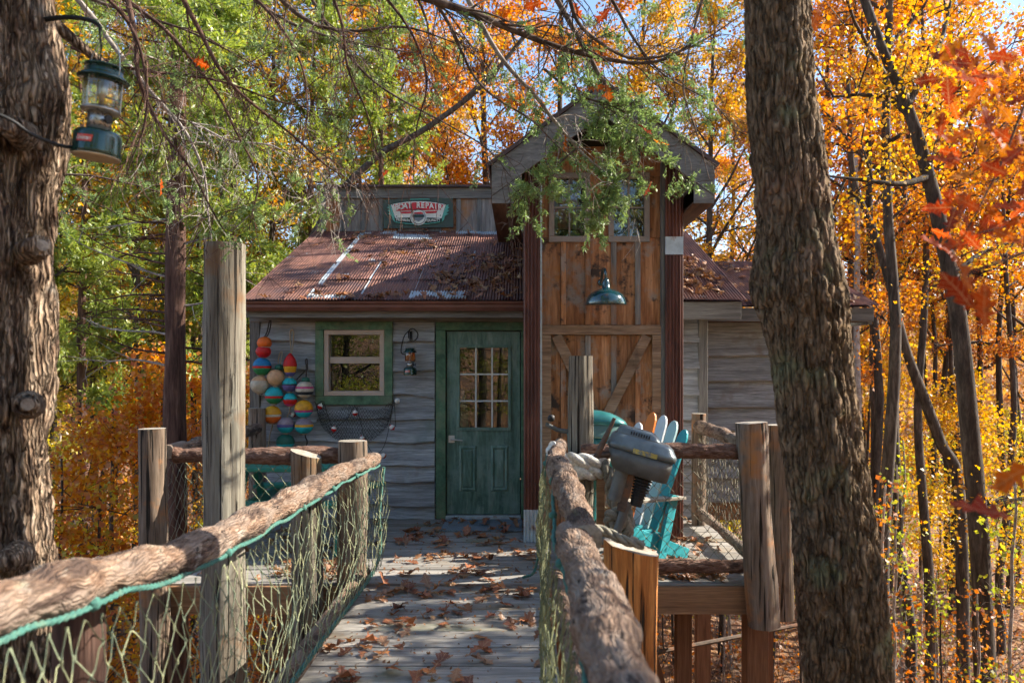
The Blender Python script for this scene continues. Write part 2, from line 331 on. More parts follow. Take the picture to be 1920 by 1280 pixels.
greendoor = wood('green_door_paint', [(0.3, (0.065, 0.132, 0.101)), (0.5, (0.128, 0.225, 0.171)), (0.72, (0.277, 0.358, 0.293))], (7, 7, 1.1), 0.5, 1.4, 0.12, 0.002, [((0.20, 0.29, 0.25), 3.4, 0.50, 0.72), ((0.03, 0.07, 0.06), 5, 0.60, 0.75)], 0.04)
tanframe = paint('tan_window_frame', (0.46, 0.36, 0.28), 0.5, 0, None, 0.06)
towerframe = paint('grey_brown_window_frame', (0.27, 0.22, 0.18), 0.6, 0, None, 0.1)
muntinm = paint('white_muntin', (0.62, 0.66, 0.64), 0.4, 0, None, 0.05)
winglass = glassmat('window_glass', 0.06)
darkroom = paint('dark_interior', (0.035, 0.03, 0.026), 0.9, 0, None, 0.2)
matm = paint('blue_grey_doormat', (0.20, 0.25, 0.28), 0.95, 0, None, 0.35, 0.8, 90)
steel = paint('brushed_steel', (0.5, 0.5, 0.48), 0.35, 0.9, None, 0.1)
blackiron = paint('black_iron', (0.02, 0.02, 0.02), 0.5, 0.5, None, 0.2)
lanternGreen = paint('lantern_green_enamel', (0.004, 0.042, 0.033), 0.22, 0.2, None, 0.15, 0.02, 12, 0.6, 0.4)
lanternGlass = glassmat('lantern_glass', 0.10, (0.9, 0.92, 0.88))
amberGlass = glassmat('amber_lantern_glass', 0.08, (0.85, 0.45, 0.2))
nickel = paint('nickel_collar', (0.42, 0.42, 0.40), 0.3, 0.8, None, 0.15, 0.03, 30)
redlabel = paint('red_label', (0.55, 0.05, 0.03), 0.4)
whiteprint = paint('white_print', (0.72, 0.70, 0.64), 0.6)
basecream = paint('cream_lantern_base', (0.45, 0.36, 0.24), 0.6, 0, None, 0.2)
lampteal = paint('teal_lamp_enamel', (0.008, 0.05, 0.06), 0.12, 0.1, None, 0.1, 0.01, 10, 0.7, 1.0)
lampwhite = paint('white_lamp_inside', (0.75, 0.74, 0.70), 0.4)
teal = paint('teal_chair_paint', (0.03, 0.34, 0.38), 0.45, 0, ((0.02, 0.22, 0.26), 7, 0.55, 0.75), 0.1)
slatwhite = paint('white_slat_paint', (0.62, 0.66, 0.68), 0.5, 0, None, 0.08)
slatpale = paint('pale_teal_slat_paint', (0.40, 0.58, 0.58), 0.5, 0, None, 0.08)
slatorange = paint('orange_slat_paint', (0.75, 0.20, 0.02), 0.5, 0, None, 0.08)
tablegreen = paint('green_table_paint', (0.02, 0.22, 0.15), 0.45, 0, None, 0.12)
motorgrey = paint('grey_blue_cowl', (0.15, 0.185, 0.195), 0.35, 0.35, ((0.24, 0.15, 0.10), 9, 0.63, 0.74), 0.15, 0.04, 12)
motortray = paint('grey_motor_tray', (0.13, 0.14, 0.135), 0.5, 0.3, ((0.22, 0.13, 0.08), 8, 0.66, 0.78), 0.2, 0.05, 9)
motorteal = paint('teal_motor_cowl', (0.03, 0.17, 0.17), 0.3, 0.2, ((0.10, 0.20, 0.19), 6, 0.6, 0.8), 0.12, 0.03, 8)
motorband = paint('pale_green_cowl_side', (0.12, 0.22, 0.19), 0.45, 0.2, None, 0.12)
rustiron = paint('rusty_iron', (0.11, 0.08, 0.06), 0.7, 0.4, ((0.25, 0.11, 0.05), 10, 0.5, 0.7), 0.3, 0.3, 20)
blackm = paint('black_rubber', (0.015, 0.015, 0.015), 0.6)
yellowdecal = paint('yellow_decal', (0.50, 0.40, 0.10), 0.5, 0, ((0.17, 0.20, 0.20), 30, 0.5, 0.6), 0.15)
ropewhite = paint('pale_mooring_rope', (0.72, 0.70, 0.62), 0.9, 0, ((0.25, 0.22, 0.16), 14, 0.55, 0.75), 0.15, 0.5, 60)
ropegrey = paint('grey_old_rope', (0.24, 0.22, 0.17), 0.9, 0, ((0.10, 0.10, 0.06), 12, 0.5, 0.7), 0.2, 0.5, 60)
ropegreen = paint('green_rope', (0.05, 0.16, 0.13), 0.85, 0, ((0.12, 0.20, 0.14), 18, 0.5, 0.7), 0.2, 0.5, 70)
netgreen = paint('yellow_green_net', (0.26, 0.27, 0.15), 0.85, 0, ((0.14, 0.18, 0.12), 9, 0.45, 0.6), 0.25)
netgrey = paint('dark_grey_net', (0.045, 0.045, 0.042), 0.9, 0, None, 0.2)
netdark = paint('dark_deck_net', (0.16, 0.145, 0.10), 0.9, 0, ((0.32, 0.30, 0.20), 5, 0.55, 0.7), 0.2)
netolive = paint('olive_net', (0.17, 0.18, 0.085), 0.9, 0, ((0.09, 0.11, 0.06), 7, 0.45, 0.6), 0.25)
twine = paint('tan_twine', (0.35, 0.27, 0.18), 0.9, 0, None, 0.15)
darktwine = paint('dark_twine', (0.05, 0.045, 0.04), 0.9, 0, None, 0.2)
signgreen = paint('dark_green_sign_board', (0.055, 0.085, 0.065), 0.6, 0, ((0.16, 0.08, 0.05), 7, 0.6, 0.72), 0.2)
signdark = paint('sign_dark_print', (0.012, 0.05, 0.045), 0.6)
signteal = paint('sign_teal_print', (0.12, 0.45, 0.34), 0.6)
signcream = paint('sign_cream_print', (0.78, 0.76, 0.64), 0.6, 0, ((0.42, 0.36, 0.26), 12, 0.6, 0.75), 0.08)
signred = paint('sign_red_print', (0.62, 0.035, 0.045), 0.6, 0, None, 0.12)
signgrey = paint('sign_grey_print', (0.22, 0.24, 0.25), 0.6)

L_GOLD = leafmat('golden_leaves', [(0.24, 0.11, 0.02), (0.52, 0.27, 0.03), (0.62, 0.37, 0.04), (0.40, 0.30, 0.05), (0.54, 0.21, 0.025), (0.64, 0.43, 0.07), (0.30, 0.24, 0.05)])
L_ORANGE = leafmat('orange_leaves', [(0.22, 0.07, 0.015), (0.52, 0.17, 0.02), (0.66, 0.28, 0.025), (0.44, 0.11, 0.02), (0.64, 0.40, 0.05), (0.56, 0.19, 0.02)])
L_YELLOW = leafmat('yellow_leaves', [(0.30, 0.25, 0.04), (0.60, 0.47, 0.05), (0.68, 0.54, 0.07), (0.36, 0.37, 0.07), (0.62, 0.40, 0.04), (0.70, 0.60, 0.14)])
L_RUST = leafmat('rust_leaves', [(0.16, 0.05, 0.02), (0.36, 0.10, 0.02), (0.48, 0.17, 0.03), (0.40, 0.20, 0.06), (0.50, 0.10, 0.02)])
L_YGREEN = leafmat('yellow_green_leaves', [(0.10, 0.16, 0.03), (0.26, 0.30, 0.04), (0.44, 0.40, 0.05), (0.20, 0.26, 0.04), (0.52, 0.38, 0.04)])
L_CEDAR = leafmat('cedar_foliage', [(0.05, 0.10, 0.03), (0.17, 0.24, 0.05), (0.34, 0.38, 0.07), (0.22, 0.30, 0.06), (0.48, 0.44, 0.07)], 0.5, 0.4)
L_CEDARN = leafmat('near_cedar_foliage', [(0.08, 0.14, 0.05), (0.17, 0.26, 0.08), (0.30, 0.40, 0.15), (0.20, 0.28, 0.09), (0.36, 0.36, 0.11)], 0.4, 0.3)
L_RED = leafmat('red_oak_leaves', [(0.18, 0.022, 0.012), (0.34, 0.04, 0.012), (0.52, 0.08, 0.012), (0.26, 0.03, 0.015), (0.54, 0.12, 0.015), (0.34, 0.04, 0.012), (0.60, 0.22, 0.03)], 0.5, 0.0, obj=True, gloss=0.015)
L_FALL = leafmat('fallen_leaf', [(0.14, 0.05, 0.03), (0.30, 0.105, 0.05), (0.42, 0.16, 0.075), (0.25, 0.085, 0.05), (0.50, 0.18, 0.055), (0.38, 0.22, 0.13), (0.18, 0.08, 0.05)], 0.15, 0.0, obj=True)
L_LITTER = leafmat('leaf_litter', [(0.10, 0.04, 0.02), (0.22, 0.095, 0.04), (0.34, 0.18, 0.09), (0.26, 0.10, 0.035), (0.40, 0.24, 0.12), (0.16, 0.08, 0.04)], 0.2, 0.2)
L_FAR = leafmat('far_wood_leaves', [(0.20, 0.10, 0.06), (0.42, 0.20, 0.08), (0.52, 0.30, 0.08), (0.36, 0.20, 0.13), (0.50, 0.36, 0.20)], 0.4, 0.4)
# ------------------------------------------------------------------ ground
def gz(x, y):
    x = np.asarray(x, float); y = np.asarray(y, float)
    z = -3.0 - 0.10*np.clip(y, 0, 32) + 0.20*np.clip(y-42, 0, 90) + 0.22*np.clip(-y-1, 0, 40)
    z = z + 0.07*np.clip(-x-3, 0, 60) - 0.03*np.clip(x-3, 0, 40)
    P = np.stack([x*0.15, y*0.15, x*0], -1)
    return z + 0.5*fbm(P, 3, 3)*np.clip(np.abs(y)/8, 0.4, 3)

gt = NT('forest_floor'); gt.coords()
vo = gt.n('TexVoronoi'); vo.inputs['Scale'].default_value = 9; gt.l(gt.raw, vo.inputs['Vector'])
cs = gt.n('SeparateColor'); gt.l(vo.outputs['Color'], cs.inputs[0])
gc = gt.ramp(cs.outputs[0], [(0, (0.07, 0.035, 0.02)), (0.3, (0.20, 0.09, 0.045)), (0.55, (0.24, 0.12, 0.06)), (0.75, (0.28, 0.13, 0.04)), (1, (0.32, 0.20, 0.11))])
gc = gt.mix(gt.ramp(gt.noise(gt.raw, 1.2, 5), [(0.45, (0,)*3), (0.7, (1,)*3)]), gc, (0.10, 0.06, 0.035))
gt.l(gc, gt.p.inputs['Base Color']); gt.p.inputs['Roughness'].default_value = 0.95; gt.bump(vo.outputs['Distance'], 0.8, 0.05)
u = np.linspace(-1, 1, 141); xs = np.sign(u)*(np.abs(u)**2.2)*500
w = np.linspace(-0.35, 1, 171); ys = np.sign(w)*(np.abs(w)**2.0)*700
GX, GY = np.meshgrid(xs, ys); GZ = gz(GX, GY)
nx, ny = len(xs), len(ys); idx = np.arange(nx*ny).reshape(ny, nx)
FQ = np.stack([idx[:-1, :-1], idx[:-1, 1:], idx[1:, 1:], idx[1:, :-1]], -1).reshape(-1, 4)
structure(ob('ground', mesh_np('ground', np.stack([GX, GY, GZ], -1).reshape(-1, 3), FQ, gt.m, smooth=True)))

# ------------------------------------------------------------------ leaf cards (vectorised)
STAR = np.array([(-0.5, 0), (-0.12, 0.20), (0.10, 0.42), (0.5, 0.0), (0.10, -0.42), (-0.12, -0.20)])
KITE = np.array([(-0.5, 0), (-0.06, 0.38), (0.5, 0), (-0.06, -0.38)])
DIAM = np.array([(-0.5, 0), (0, 0.30), (0.5, 0), (0, -0.30)])
BLADE = np.array([(0, -0.10), (0.55, -0.13), (1, 0), (0.55, 0.13), (0, 0.10)])
def cards(C, size, shape=STAR, up=0.5, dirs=None, rng=RNG, fold=0.25):
    n = len(C); k = len(shape)
    N = rng.normal(size=(n, 3)); N[:, 2] = N[:, 2]*0.8 + up; N /= np.linalg.norm(N, axis=1)[:, None]
    A = rng.normal(size=(n, 3)) if dirs is None else np.asarray(dirs, float)
    if dirs is None: A[:, 2] -= 0.3
    A = A / (np.linalg.norm(A, axis=1)[:, None] + 1e-9)
    B = np.cross(N, A); B /= np.linalg.norm(B, axis=1)[:, None] + 1e-9
    N = np.cross(A, B)
    s = np.broadcast_to(size, (n,))[:, None, None]
    V = C[:, None] + s*(shape[None, :, 0:1]*A[:, None] + shape[None, :, 1:2]*B[:, None] + fold*np.abs(shape[None, :, 1:2])*N[:, None])
    return V.reshape(-1, 3), np.arange(n*k).reshape(n, k)

# ------------------------------------------------------------------ cabin
YW = 8.53                                        # front wall plane
cabin = thing('cabin', 'weathered grey treehouse cabin with rusty tin roof and tall barn wood tower', 'cabin')
XL, XR = -2.86, 1.93
WX0, WX1, WZ0, WZ1 = -2.10, -1.43, 1.30, 2.02     # window opening
DX0, DX1, DZ1 = -0.80, 0.02, 1.99                 # door opening
m = MB()
for (a, b, c, d) in ((XL, WX0, 0, 2.2), (WX0, WX1, 0, WZ0), (WX0, WX1, WZ1, 2.2), (WX1, DX0, 0, 2.2), (DX0, DX1, DZ1, 2.2), (DX1, XR, 0, 2.2)):
    m.box(a, b, YW+0.03, YW+0.10, c, d)
front = m.build('front_wall', siding, cabin)
m = MB(); m.box(XL, XL+0.07, YW+0.10, 11.7, 0, 2.3); m.build('side_wall', siding, cabin)
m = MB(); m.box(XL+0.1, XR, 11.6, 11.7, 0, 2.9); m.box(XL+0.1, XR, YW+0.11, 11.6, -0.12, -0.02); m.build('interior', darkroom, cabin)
rows = [2.15, 1.88, 1.59, 1.306, 1.05, 0.83, 0.566, 0.383, 0.143, 0.0]
def siding_board(x0, x1, zt, zb, y, parent, wav=0.02, seed=0, name='siding_board'):
    n = max(4, int((x1-x0)/0.06)); X = np.linspace(x0, x1, n)
    e = zb + wav*fbm(np.stack([X*1.7, X*0+seed*3.1, X*0], -1), seed, 3) if wav else np.full(n, zb)
    e2 = 0.004*fbm(np.stack([X*3, X*0+seed*1.3, X*0+5], -1), seed, 2)
    v = []; f = []
    for i in range(n):
        v += [(X[i], y-0.002+e2[i], zt+0.03), (X[i], y-0.030+e2[i]*2, (zt+e[i])/2), (X[i], y-0.062+e2[i]*2, e[i]+0.010), (X[i], y-0.056, e[i]), (X[i], y+0.028, e[i]+0.004)]
    for i in range(n-1):
        for k in range(4): f.append((i*5+k, i*5+k+1, (i+1)*5+k+1, (i+1)*5+k))
    f += [(4, 3, 2, 1, 0), tuple(5*(n-1)+k for k in range(5))]
    return MB().add(v, f).build(name, siding, parent)
sd = 0
for r in range(len(rows)-1):
    zt, zb = rows[r], rows[r+1]; spans = [(XL+0.09, DX0-0.11)]
    if zb < WZ1+0.06 and zt > WZ0-0.06: spans = [(XL+0.09, WX0-0.06), (WX1+0.06, DX0-0.11)]
    if r == 0: spans = [(XL+0.09, WX0-0.06), (WX1+0.06, DX0-0.11)]
    for a, b in spans:
        sd += 1
        off = random.uniform(-0.012, 0.012) if 0 < r < 8 else 0
        siding_board(a, b, zt, max(zb+off, 0.005), YW, front, 0.042, sd)
    sd += 1; siding_board(1.42, XR-0.02, zt, zb, YW, front, 0.004, sd)
siding_board(WX0-0.06, WX1+0.06, 2.15, 2.06, YW, front, 0.0, 77)
siding_board(WX0-0.06, WX1+0.06, 1.27, 1.06, YW, front, 0.012, 78)
m = MB(); m.box(XL-0.02, XL+0.085, YW-0.05, YW+0.06, 0, 2.16); m.build('corner_board', trimwood_v, cabin, bevel=0.004)
m = MB(); m.box(XR-0.03, XR+0.07, YW-0.05, YW+0.06, -0.1, 2.16); m.build('corner_board', trimwood_v, cabin, bevel=0.004)
m = MB(); m.box(1.60, 1.69, YW-0.055, YW+0.02, 0, 2.16); m.build('batten', trimwood_v, cabin, bevel=0.004)
m = MB(); m.box(XL-0.02, DX0+0.9, YW-0.06, YW-0.005, 2.06+0.03, 2.20); m.build('frieze_board', trimwood, cabin, bevel=0.004)
# roof, fascia, gutter
EY, EZ, TY, TZ = 8.17, 2.315, 11.1, 3.50
def roofz(y): return EZ + (TZ-EZ)*(y-EY)/(TY-EY)
def corrugated(x0, x1, ya, yb, zf, zincs, mats, pitch=0.031, amp=0.0085, lift=0.0, seed=0):
    n = int((x1-x0)/pitch*6); X = np.linspace(x0, x1, n+1); ny = 26; Y = np.linspace(ya, yb, ny+1)
    base = vnoise(np.stack([X*2.3, X*0+seed, X*0], -1), 5)
    V = []; 
    for y in Y:
        z = zf(y) + lift + amp*np.sin(X/pitch*2*math.pi) + 0.004*base
        V.append(np.stack([X, X*0+y, z], -1))
    V = np.array(V).reshape(-1, 3); I = np.arange((n+1)*(ny+1)).reshape(ny+1, n+1)
    Fc = np.stack([I[:-1, :-1], I[:-1, 1:], I[1:, 1:], I[1:, :-1]], -1).reshape(-1, 4)
    xc = (X[:-1]+X[1:])/2; tc = ((Y[:-1]+Y[1:])/2 - EY)/(TY-EY)
    MI = np.zeros((ny, n), int)
    for (a, b, t0, t1) in zincs: MI |= ((xc[None] > a) & (xc[None] < b) & (tc[:, None] > t0) & (tc[:, None] < t1)).astype(int)
    PN = np.stack([xc[None]*3+0*tc[:, None], tc[:, None]*9+0*xc[None], 0*xc[None]+0*tc[:, None]], -1)
    MI = MI*(fbm(PN, 71, 2) > -0.45)
    return mesh_np('roof_sheet', V, Fc, mats, MI.ravel())
zincs = [(-2.205, -2.145, 0, 1), (-2.15, -1.70, 0.93, 1), (-1.12, 0.0, 0.93, 1), (-1.72, -1.12, 0.86, 0.93), (-1.15, -0.56, 0.0, 0.08), (-2.2, -1.8, 0, 0.035), (-1.66, -1.65, 0.05, 0.45), (-1.12, -1.11, 0.1, 0.35), (-1.12, -1.11, 0.5, 0.8), (-0.57, -0.56, 0.5, 0.62)]
m = MB()
m.add([(-2.84, EY+0.01, EZ-0.03), (2.28, EY+0.01, EZ-0.03), (2.28, TY, TZ-0.03), (-2.84, TY, TZ-0.03), (-2.84, EY+0.01, EZ-0.07), (2.28, EY+0.01, EZ-0.07), (2.28, TY, TZ-0.07), (-2.84, TY, TZ-0.07)],
      [(0, 1, 2, 3), (7, 6, 5, 4), (0, 4, 5, 1), (1, 5, 6, 2), (3, 2, 6, 7), (0, 3, 7, 4)])
roof = m.build('roof', roofedge, cabin)
seams = [-2.86, -2.2, -1.66, -1.12, -0.57, -0.03, 0.5, 1.05, 1.6, 2.30]
ysplit = EY + 0.22*(TY-EY)
for i in range(len(seams)-1):
    me = corrugated(seams[i], seams[i+1]+0.02, ysplit-0.03, TY-0.01, roofz, zincs, [rust, zinc], lift=0.010+(i % 2)*0.005, seed=i); ob('roof_sheet', me, roof)
    me = corrugated(seams[i], seams[i+1]+0.02, EY-0.05, ysplit+0.05, roofz, zincs, [rust, zinc], lift=0.001+(i % 2)*0.003, seed=i+20); ob('roof_sheet', me, roof)
gp = [(-0.005, 0.0), (-0.11, 0.0), (-0.105, -0.02), (-0.085, -0.035), (-0.085, -0.06), (-0.06, -0.095), (-0.005, -0.095)]
m = MB(); n = len(gp); v = []
for x in (-2.86, 0.05): v += [(x, EY+0.03+p[0], EZ-0.035+p[1]) for p in gp]
v2 = [(a[0], a[1], a[2]) for a in v]
m.add(v2, [(i, i+1, n+i+1, n+i) for i in range(n-1)] + [tuple(range(n))[::-1], tuple(range(n, 2*n))]); m.build('gutter', gutterm, cabin)
m = MB(); m.box(-2.84, 0.03, EY+0.035, EY+0.08, 2.12, 2.27); m.build('fascia', trimwood, cabin, bevel=0.004)
m = MB(); m.box(-2.82, 0.03, EY+0.08, YW+0.05, 2.165, 2.185); m.build('soffit', soffitm, cabin)
m = MB(); m.box(1.40, 2.27, EY+0.0, EY+0.05, 2.10, 2.28); m.build('fascia', trimwood, cabin, bevel=0.004)
m = MB(); m.beam((-2.83, EY+0.05, EZ-0.12), (-2.83, TY, TZ-0.12), 0.03, 0.12); m.build('rake_board', trimwood, cabin)
m = MB(); m.beam((2.27, EY+0.05, EZ-0.12), (2.27, TY, TZ-0.12), 0.03, 0.12); m.build('rake_board', trimwood, cabin)
# clerestory wall with battens above the roof
cl = MB().box(-2.74, 2.05, TY, TY+0.06, 3.4, 4.1).build('clerestory_wall', darkroom, cabin)
bx = -2.74
k = 0
while bx < 0.6:
    wd = 0.27 + 0.02*math.sin(k*2.1); k += 1
    MB().box(bx, bx+wd-0.012, TY-0.022, TY-0.002, 3.5, 3.97).build('clerestory_board', barn if k % 3 == 1 else batten, cl)
    MB().box(bx+wd-0.036, bx+wd+0.026, TY-0.04, TY-0.024, 3.5, 3.965).build('batten', trimwood_v, cl)
    bx += wd
MB().box(-2.78, -2.70, TY-0.045, TY+0.02, 3.5, 3.97).build('corner_board', trimwood_v, cl)
MB().box(-2.80, 2.1, TY-0.06, TY-0.026, 3.955, 4.10).build('fascia', trimwood, cl, bevel=0.004)
MB().box(-2.86, 2.15, TY-0.12, TY+0.9, 4.10, 4.13).build('roof_cap', roofedge, cl)
# window
wt = MB()
for (a, b, c, d) in ((WX0-0.075, WX1+0.075, WZ1-0.012, WZ1+0.075), (WX0-0.075, WX1+0.075, WZ0-0.09, WZ0+0.005), (WX0-0.075, WX0+0.012, WZ0+0.005, WZ1-0.012), (WX1-0.012, WX1+0.075, WZ0+0.005, WZ1-0.012)):
    wt.box(a, b, YW-0.075, YW+0.03, c, d)
win = wt.build('window', greentrim, cabin, bevel=0.005)
fm = MB(); a0, a1, b0, b1 = WX0+0.014, WX1-0.014, WZ0+0.007, WZ1-0.014
for (a, b, c, d, y) in ((a0, a1, b1-0.05, b1, -0.06), (a0, a1, b0, b0+0.05, -0.06), (a0, a0+0.05, b0+0.05, b1-0.05, -0.06), (a1-0.05, a1, b0+0.05, b1-0.05, -0.06)):
    fm.box(a, b, YW+y, YW+0.06, c, d)
fm.build('window_frame', tanframe, win, bevel=0.004)
zm = 1.685
MB().box(a0+0.052, a1-0.052, YW-0.03, YW+0.03, zm-0.035, zm+0.035).build('meeting_rail', tanframe, win, bevel=0.003)
MB().box(a0+0.051, a1-0.051, YW+0.01, YW+0.014, zm+0.036, b1-0.052).build('pane', winglass, win)
MB().box(a0+0.051, a1-0.051, YW+0.02, YW+0.024, b0+0.052, zm-0.036).build('pane', winglass, win)
# door
dt = MB(); dt.box(DX0-0.095, DX0+0.01, YW-0.07, YW+0.05, 0.0, DZ1+0.01); dt.box(DX1-0.01, DX1+0.05, YW-0.07, YW+0.05, 0, DZ1+0.01); dt.box(DX0-0.095, DX1+0.05, YW-0.072, YW+0.05, DZ1+0.012, DZ1+0.10)
dt.build('door_frame', greentrim, cabin, bevel=0.005)
dx0, dx1, dz0, dz1, yd = DX0+0.02, DX1-0.02, 0.045, DZ1, YW-0.03
gx0, gx1, gz0, gz1 = DX0+0.155, DX1-0.145, 0.965, 1.82
dm = MB()
for (a, b, c, d) in ((dx0, gx0, dz0, dz1), (gx1, dx1, dz0, dz1), (gx0, gx1, gz1, dz1), (gx0, gx1, dz0, gz0)): dm.box(a, b, yd, yd+0.045, c, d)
door = dm.build('door', greendoor, cabin)
gm = MB()
for (a, b, c, d) in ((gx0-0.03, gx1+0.03, gz1-0.003, gz1+0.03), (gx0-0.03, gx1+0.03, gz0-0.03, gz0+0.003), (gx0-0.03, gx0+0.003, gz0+0.003, gz1-0.003), (gx1-0.003, gx1+0.03, gz0+0.003, gz1-0.003)): gm.box(a, b, yd-0.014, yd-0.001, c, d)
gm.build('glazing_frame', greendoor, door, bevel=0.004)
MB().box(gx0-0.002, gx1+0.002, yd+0.018, yd+0.022, gz0-0.002, gz1+0.002).build('pane', winglass, door)
for k in (1, 2):
    x = gx0+(gx1-gx0)*k/3; MB().box(x-0.008, x+0.008, yd+0.004, yd+0.016, gz0, gz1).build('muntin', muntinm, door)
    z = gz0+(gz1-gz0)*k/3; MB().box(gx0, gx1, yd+0.0025, yd+0.0145, z-0.008, z+0.008).build('muntin', muntinm, door)
for (a, b) in ((gx0-0.005, gx0+0.185), (gx1-0.185, gx1+0.005)):
    c, d = 0.285, 0.775; e = 0.022
    v = [(a, yd-0.001, c), (b, yd-0.001, c), (b, yd-0.001, d), (a, yd-0.001, d), (a+e, yd-0.013, c+e), (b-e, yd-0.013, c+e), (b-e, yd-0.013, d-e), (a+e, yd-0.013, d-e),
         (a+2*e, yd-0.002, c+2*e), (b-2*e, yd-0.002, c+2*e), (b-2*e, yd-0.002, d-2*e), (a+2*e, yd-0.002, d-2*e), (a+2.6*e, yd-0.011, c+2.6*e), (b-2.6*e, yd-0.011, c+2.6*e), (b-2.6*e, yd-0.011, d-2.6*e), (a+2.6*e, yd-0.011, d-2.6*e)]
    f = []
    for q in (0, 4, 8):
        for i in range(4): f.append((q+i, q+(i+1) % 4, q+4+(i+1) % 4, q+4+i))
    f.append((12, 13, 14, 15)); MB().add(v, f).build('door_panel', greendoor, door)
hm = MB(); hx, hz = dx0+0.05, 0.845
hm.box(hx-0.032, hx+0.032, yd-0.012, yd-0.001, hz-0.038, hz+0.038); hm.tube([(hx, yd-0.01, hz), (hx, yd-0.055, hz)], 0.011, 10); hm.tube([(hx-0.005, yd-0.05, hz), (hx+0.05, yd-0.055, hz-0.005), (hx+0.12, yd-0.05, hz-0.012)], [0.011, 0.009, 0.008], 10)
hm.build('door_handle', steel, door, smooth=False)
MB().box(DX0+0.012, DX1-0.012, YW-0.10, YW+0.05, 0.0, 0.036).build('threshold', zinc, cabin, bevel=0.004)
# ------------------------------------------------------------------ tower
TF, TX0, TX1 = 7.42, 0.035, 1.49
def tz(py): return CZ-(py-HY)*TF/F
def tx(px): return (px-CX)*TF/F
pkx, EVZ, PKZ, RY0, RY1 = 0.72, 3.36, 4.06, 6.90, 10.9
slope = (PKZ-EVZ)/(pkx+0.245)
WINS = [(tx(1035), tx(1100), tz(445), tz(335)), (tx(1146), tx(1211), tz(445), tz(335))]
m = MB()
zt = 3.2
x_ = [TX0+0.02, WINS[0][0], WINS[0][1], WINS[1][0], WINS[1][1], TX1-0.02]
for i in range(5):
    if i in (1, 3):
        m.box(x_[i], x_[i+1], TF+0.02, TF+0.08, 0, WINS[0][2]); m.box(x_[i], x_[i+1], TF+0.02, TF+0.08, WINS[0][3], 3.4)
    else: m.box(x_[i], x_[i+1], TF+0.02, TF+0.08, 0, 3.4)
m.prism([(TX0+0.02, 3.4), (TX1-0.02, 3.4), (pkx, 3.4+slope*(pkx-TX0))], TF+0.02, TF+0.08)
m.box(TX0+0.02, TX0+0.08, TF+0.09, 10.8, 0, 3.3); m.box(TX1-0.08, TX1-0.02, TF+0.09, 10.8, 0, 3.3)
m.box(TX0+0.09, TX1-0.09, 9.2, 9.26, 0, 3.2)
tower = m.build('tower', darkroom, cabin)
MB().box(TX0+0.005, TX0+0.018, TF+0.05, 10.9, 0, 3.3).build('tower_side_cladding', rust_v, tower)
MB().box(TX1-0.018, TX1-0.005, TF+0.05, 10.9, 0, 3.3).build('tower_side_cladding', siding, tower)
bseams = [1014, 1051, 1098, 1146, 1191, 1240]
for i in range(5):
    a, b = tx(bseams[i])+0.003, tx(bseams[i+1])-0.003
    for (zl, zh) in ((tz(610), tz(446)), (0.02, tz(628)), (WINS[0][3]+0.02, 3.66)):
        if zl > 3 and (b < WINS[0][0] or a > WINS[1][1]): zh = 3.6
        dy = random.uniform(0, 0.006)
        MB().box(a, b, TF-0.012-dy, TF+0.018, zl+0.002, zh-0.002).build('tower_board', barn, tower)
for (a, b) in ((x_[0], x_[1]), (x_[2], x_[3]), (x_[4], x_[5])):
    MB().box(a+0.002, b-0.002, TF-0.014, TF+0.018, tz(446)+0.002, WINS[0][3]+0.02).build('tower_board', barn, tower)
for i, px in enumerate((1056, 1102, 1150, 1195)):
    MB().box(tx(px-5), tx(px+5), TF-0.042, TF-0.02, tz(609), tz(448)).build('batten', [barn, barn, batten, batten][i], tower, bevel=0.003)
    MB().box(tx(px-5), tx(px+5), TF-0.040, TF-0.02, 0.02, tz(629)).build('batten', [barn, batten, batten, barn][i], tower, bevel=0.003)
MB().box(tx(1014), tx(1241), TF-0.07, TF-0.021, tz(628), tz(610)).build('crossbeam', barn_h, tower, bevel=0.005)
for (a, b) in ((1015, 1033), (1221, 1240)): MB().box(tx(a), tx(b), TF-0.066, TF-0.043, 0.02, tz(628.5)).build('stile', barn_h, tower, bevel=0.004)
for (a, b) in (((1043, 629), (1126, 800)), ((1211, 629), (1126, 800))):
    p, q = Vector((tx(a[0]), TF-0.056, tz(a[1]+1))), Vector((tx(b[0]), TF-0.056 - (0.003 if a[0] > 1100 else 0), tz(b[1]))); MB().beam(p, q, 0.022, 0.095).build('brace', barn_h, tower, bevel=0.003)
for w_ in WINS:
    a, b, c, d = w_; fm = MB()
    for (e, f, g, h) in ((a-0.03, b+0.03, d-0.005, d+0.045), (a-0.03, b+0.03, c-0.05, c+0.005), (a-0.03, a+0.02, c+0.005, d-0.005), (b-0.02, b+0.03, c+0.005, d-0.005)): fm.box(e, f, TF-0.05, TF+0.02, g, h)
    tw = fm.build('tower_window', towerframe, cabin, bevel=0.004)
    MB().box(a+0.018, b-0.018, TF-0.004, TF, c, d).build('pane', winglass, tw)
    MB().box((a+b)/2-0.007, (a+b)/2+0.007, TF-0.022, TF-0.008, c, d).build('muntin', towerframe, tw)
    for t_ in (0.5,): MB().box(a+0.02, b-0.02, TF-0.0235, TF-0.0095, c+(d-c)*t_-0.007, c+(d-c)*t_+0.007).build('muntin', towerframe, tw)
for (a, b) in ((1011.5, 1016), (1237, 1244)): MB().box(tx(a), tx(b), TF-0.075, TF+0.01, 0, 3.5).build('trim_strip', zinc if a < 1100 else trimwood_v, tower, bevel=0.003)
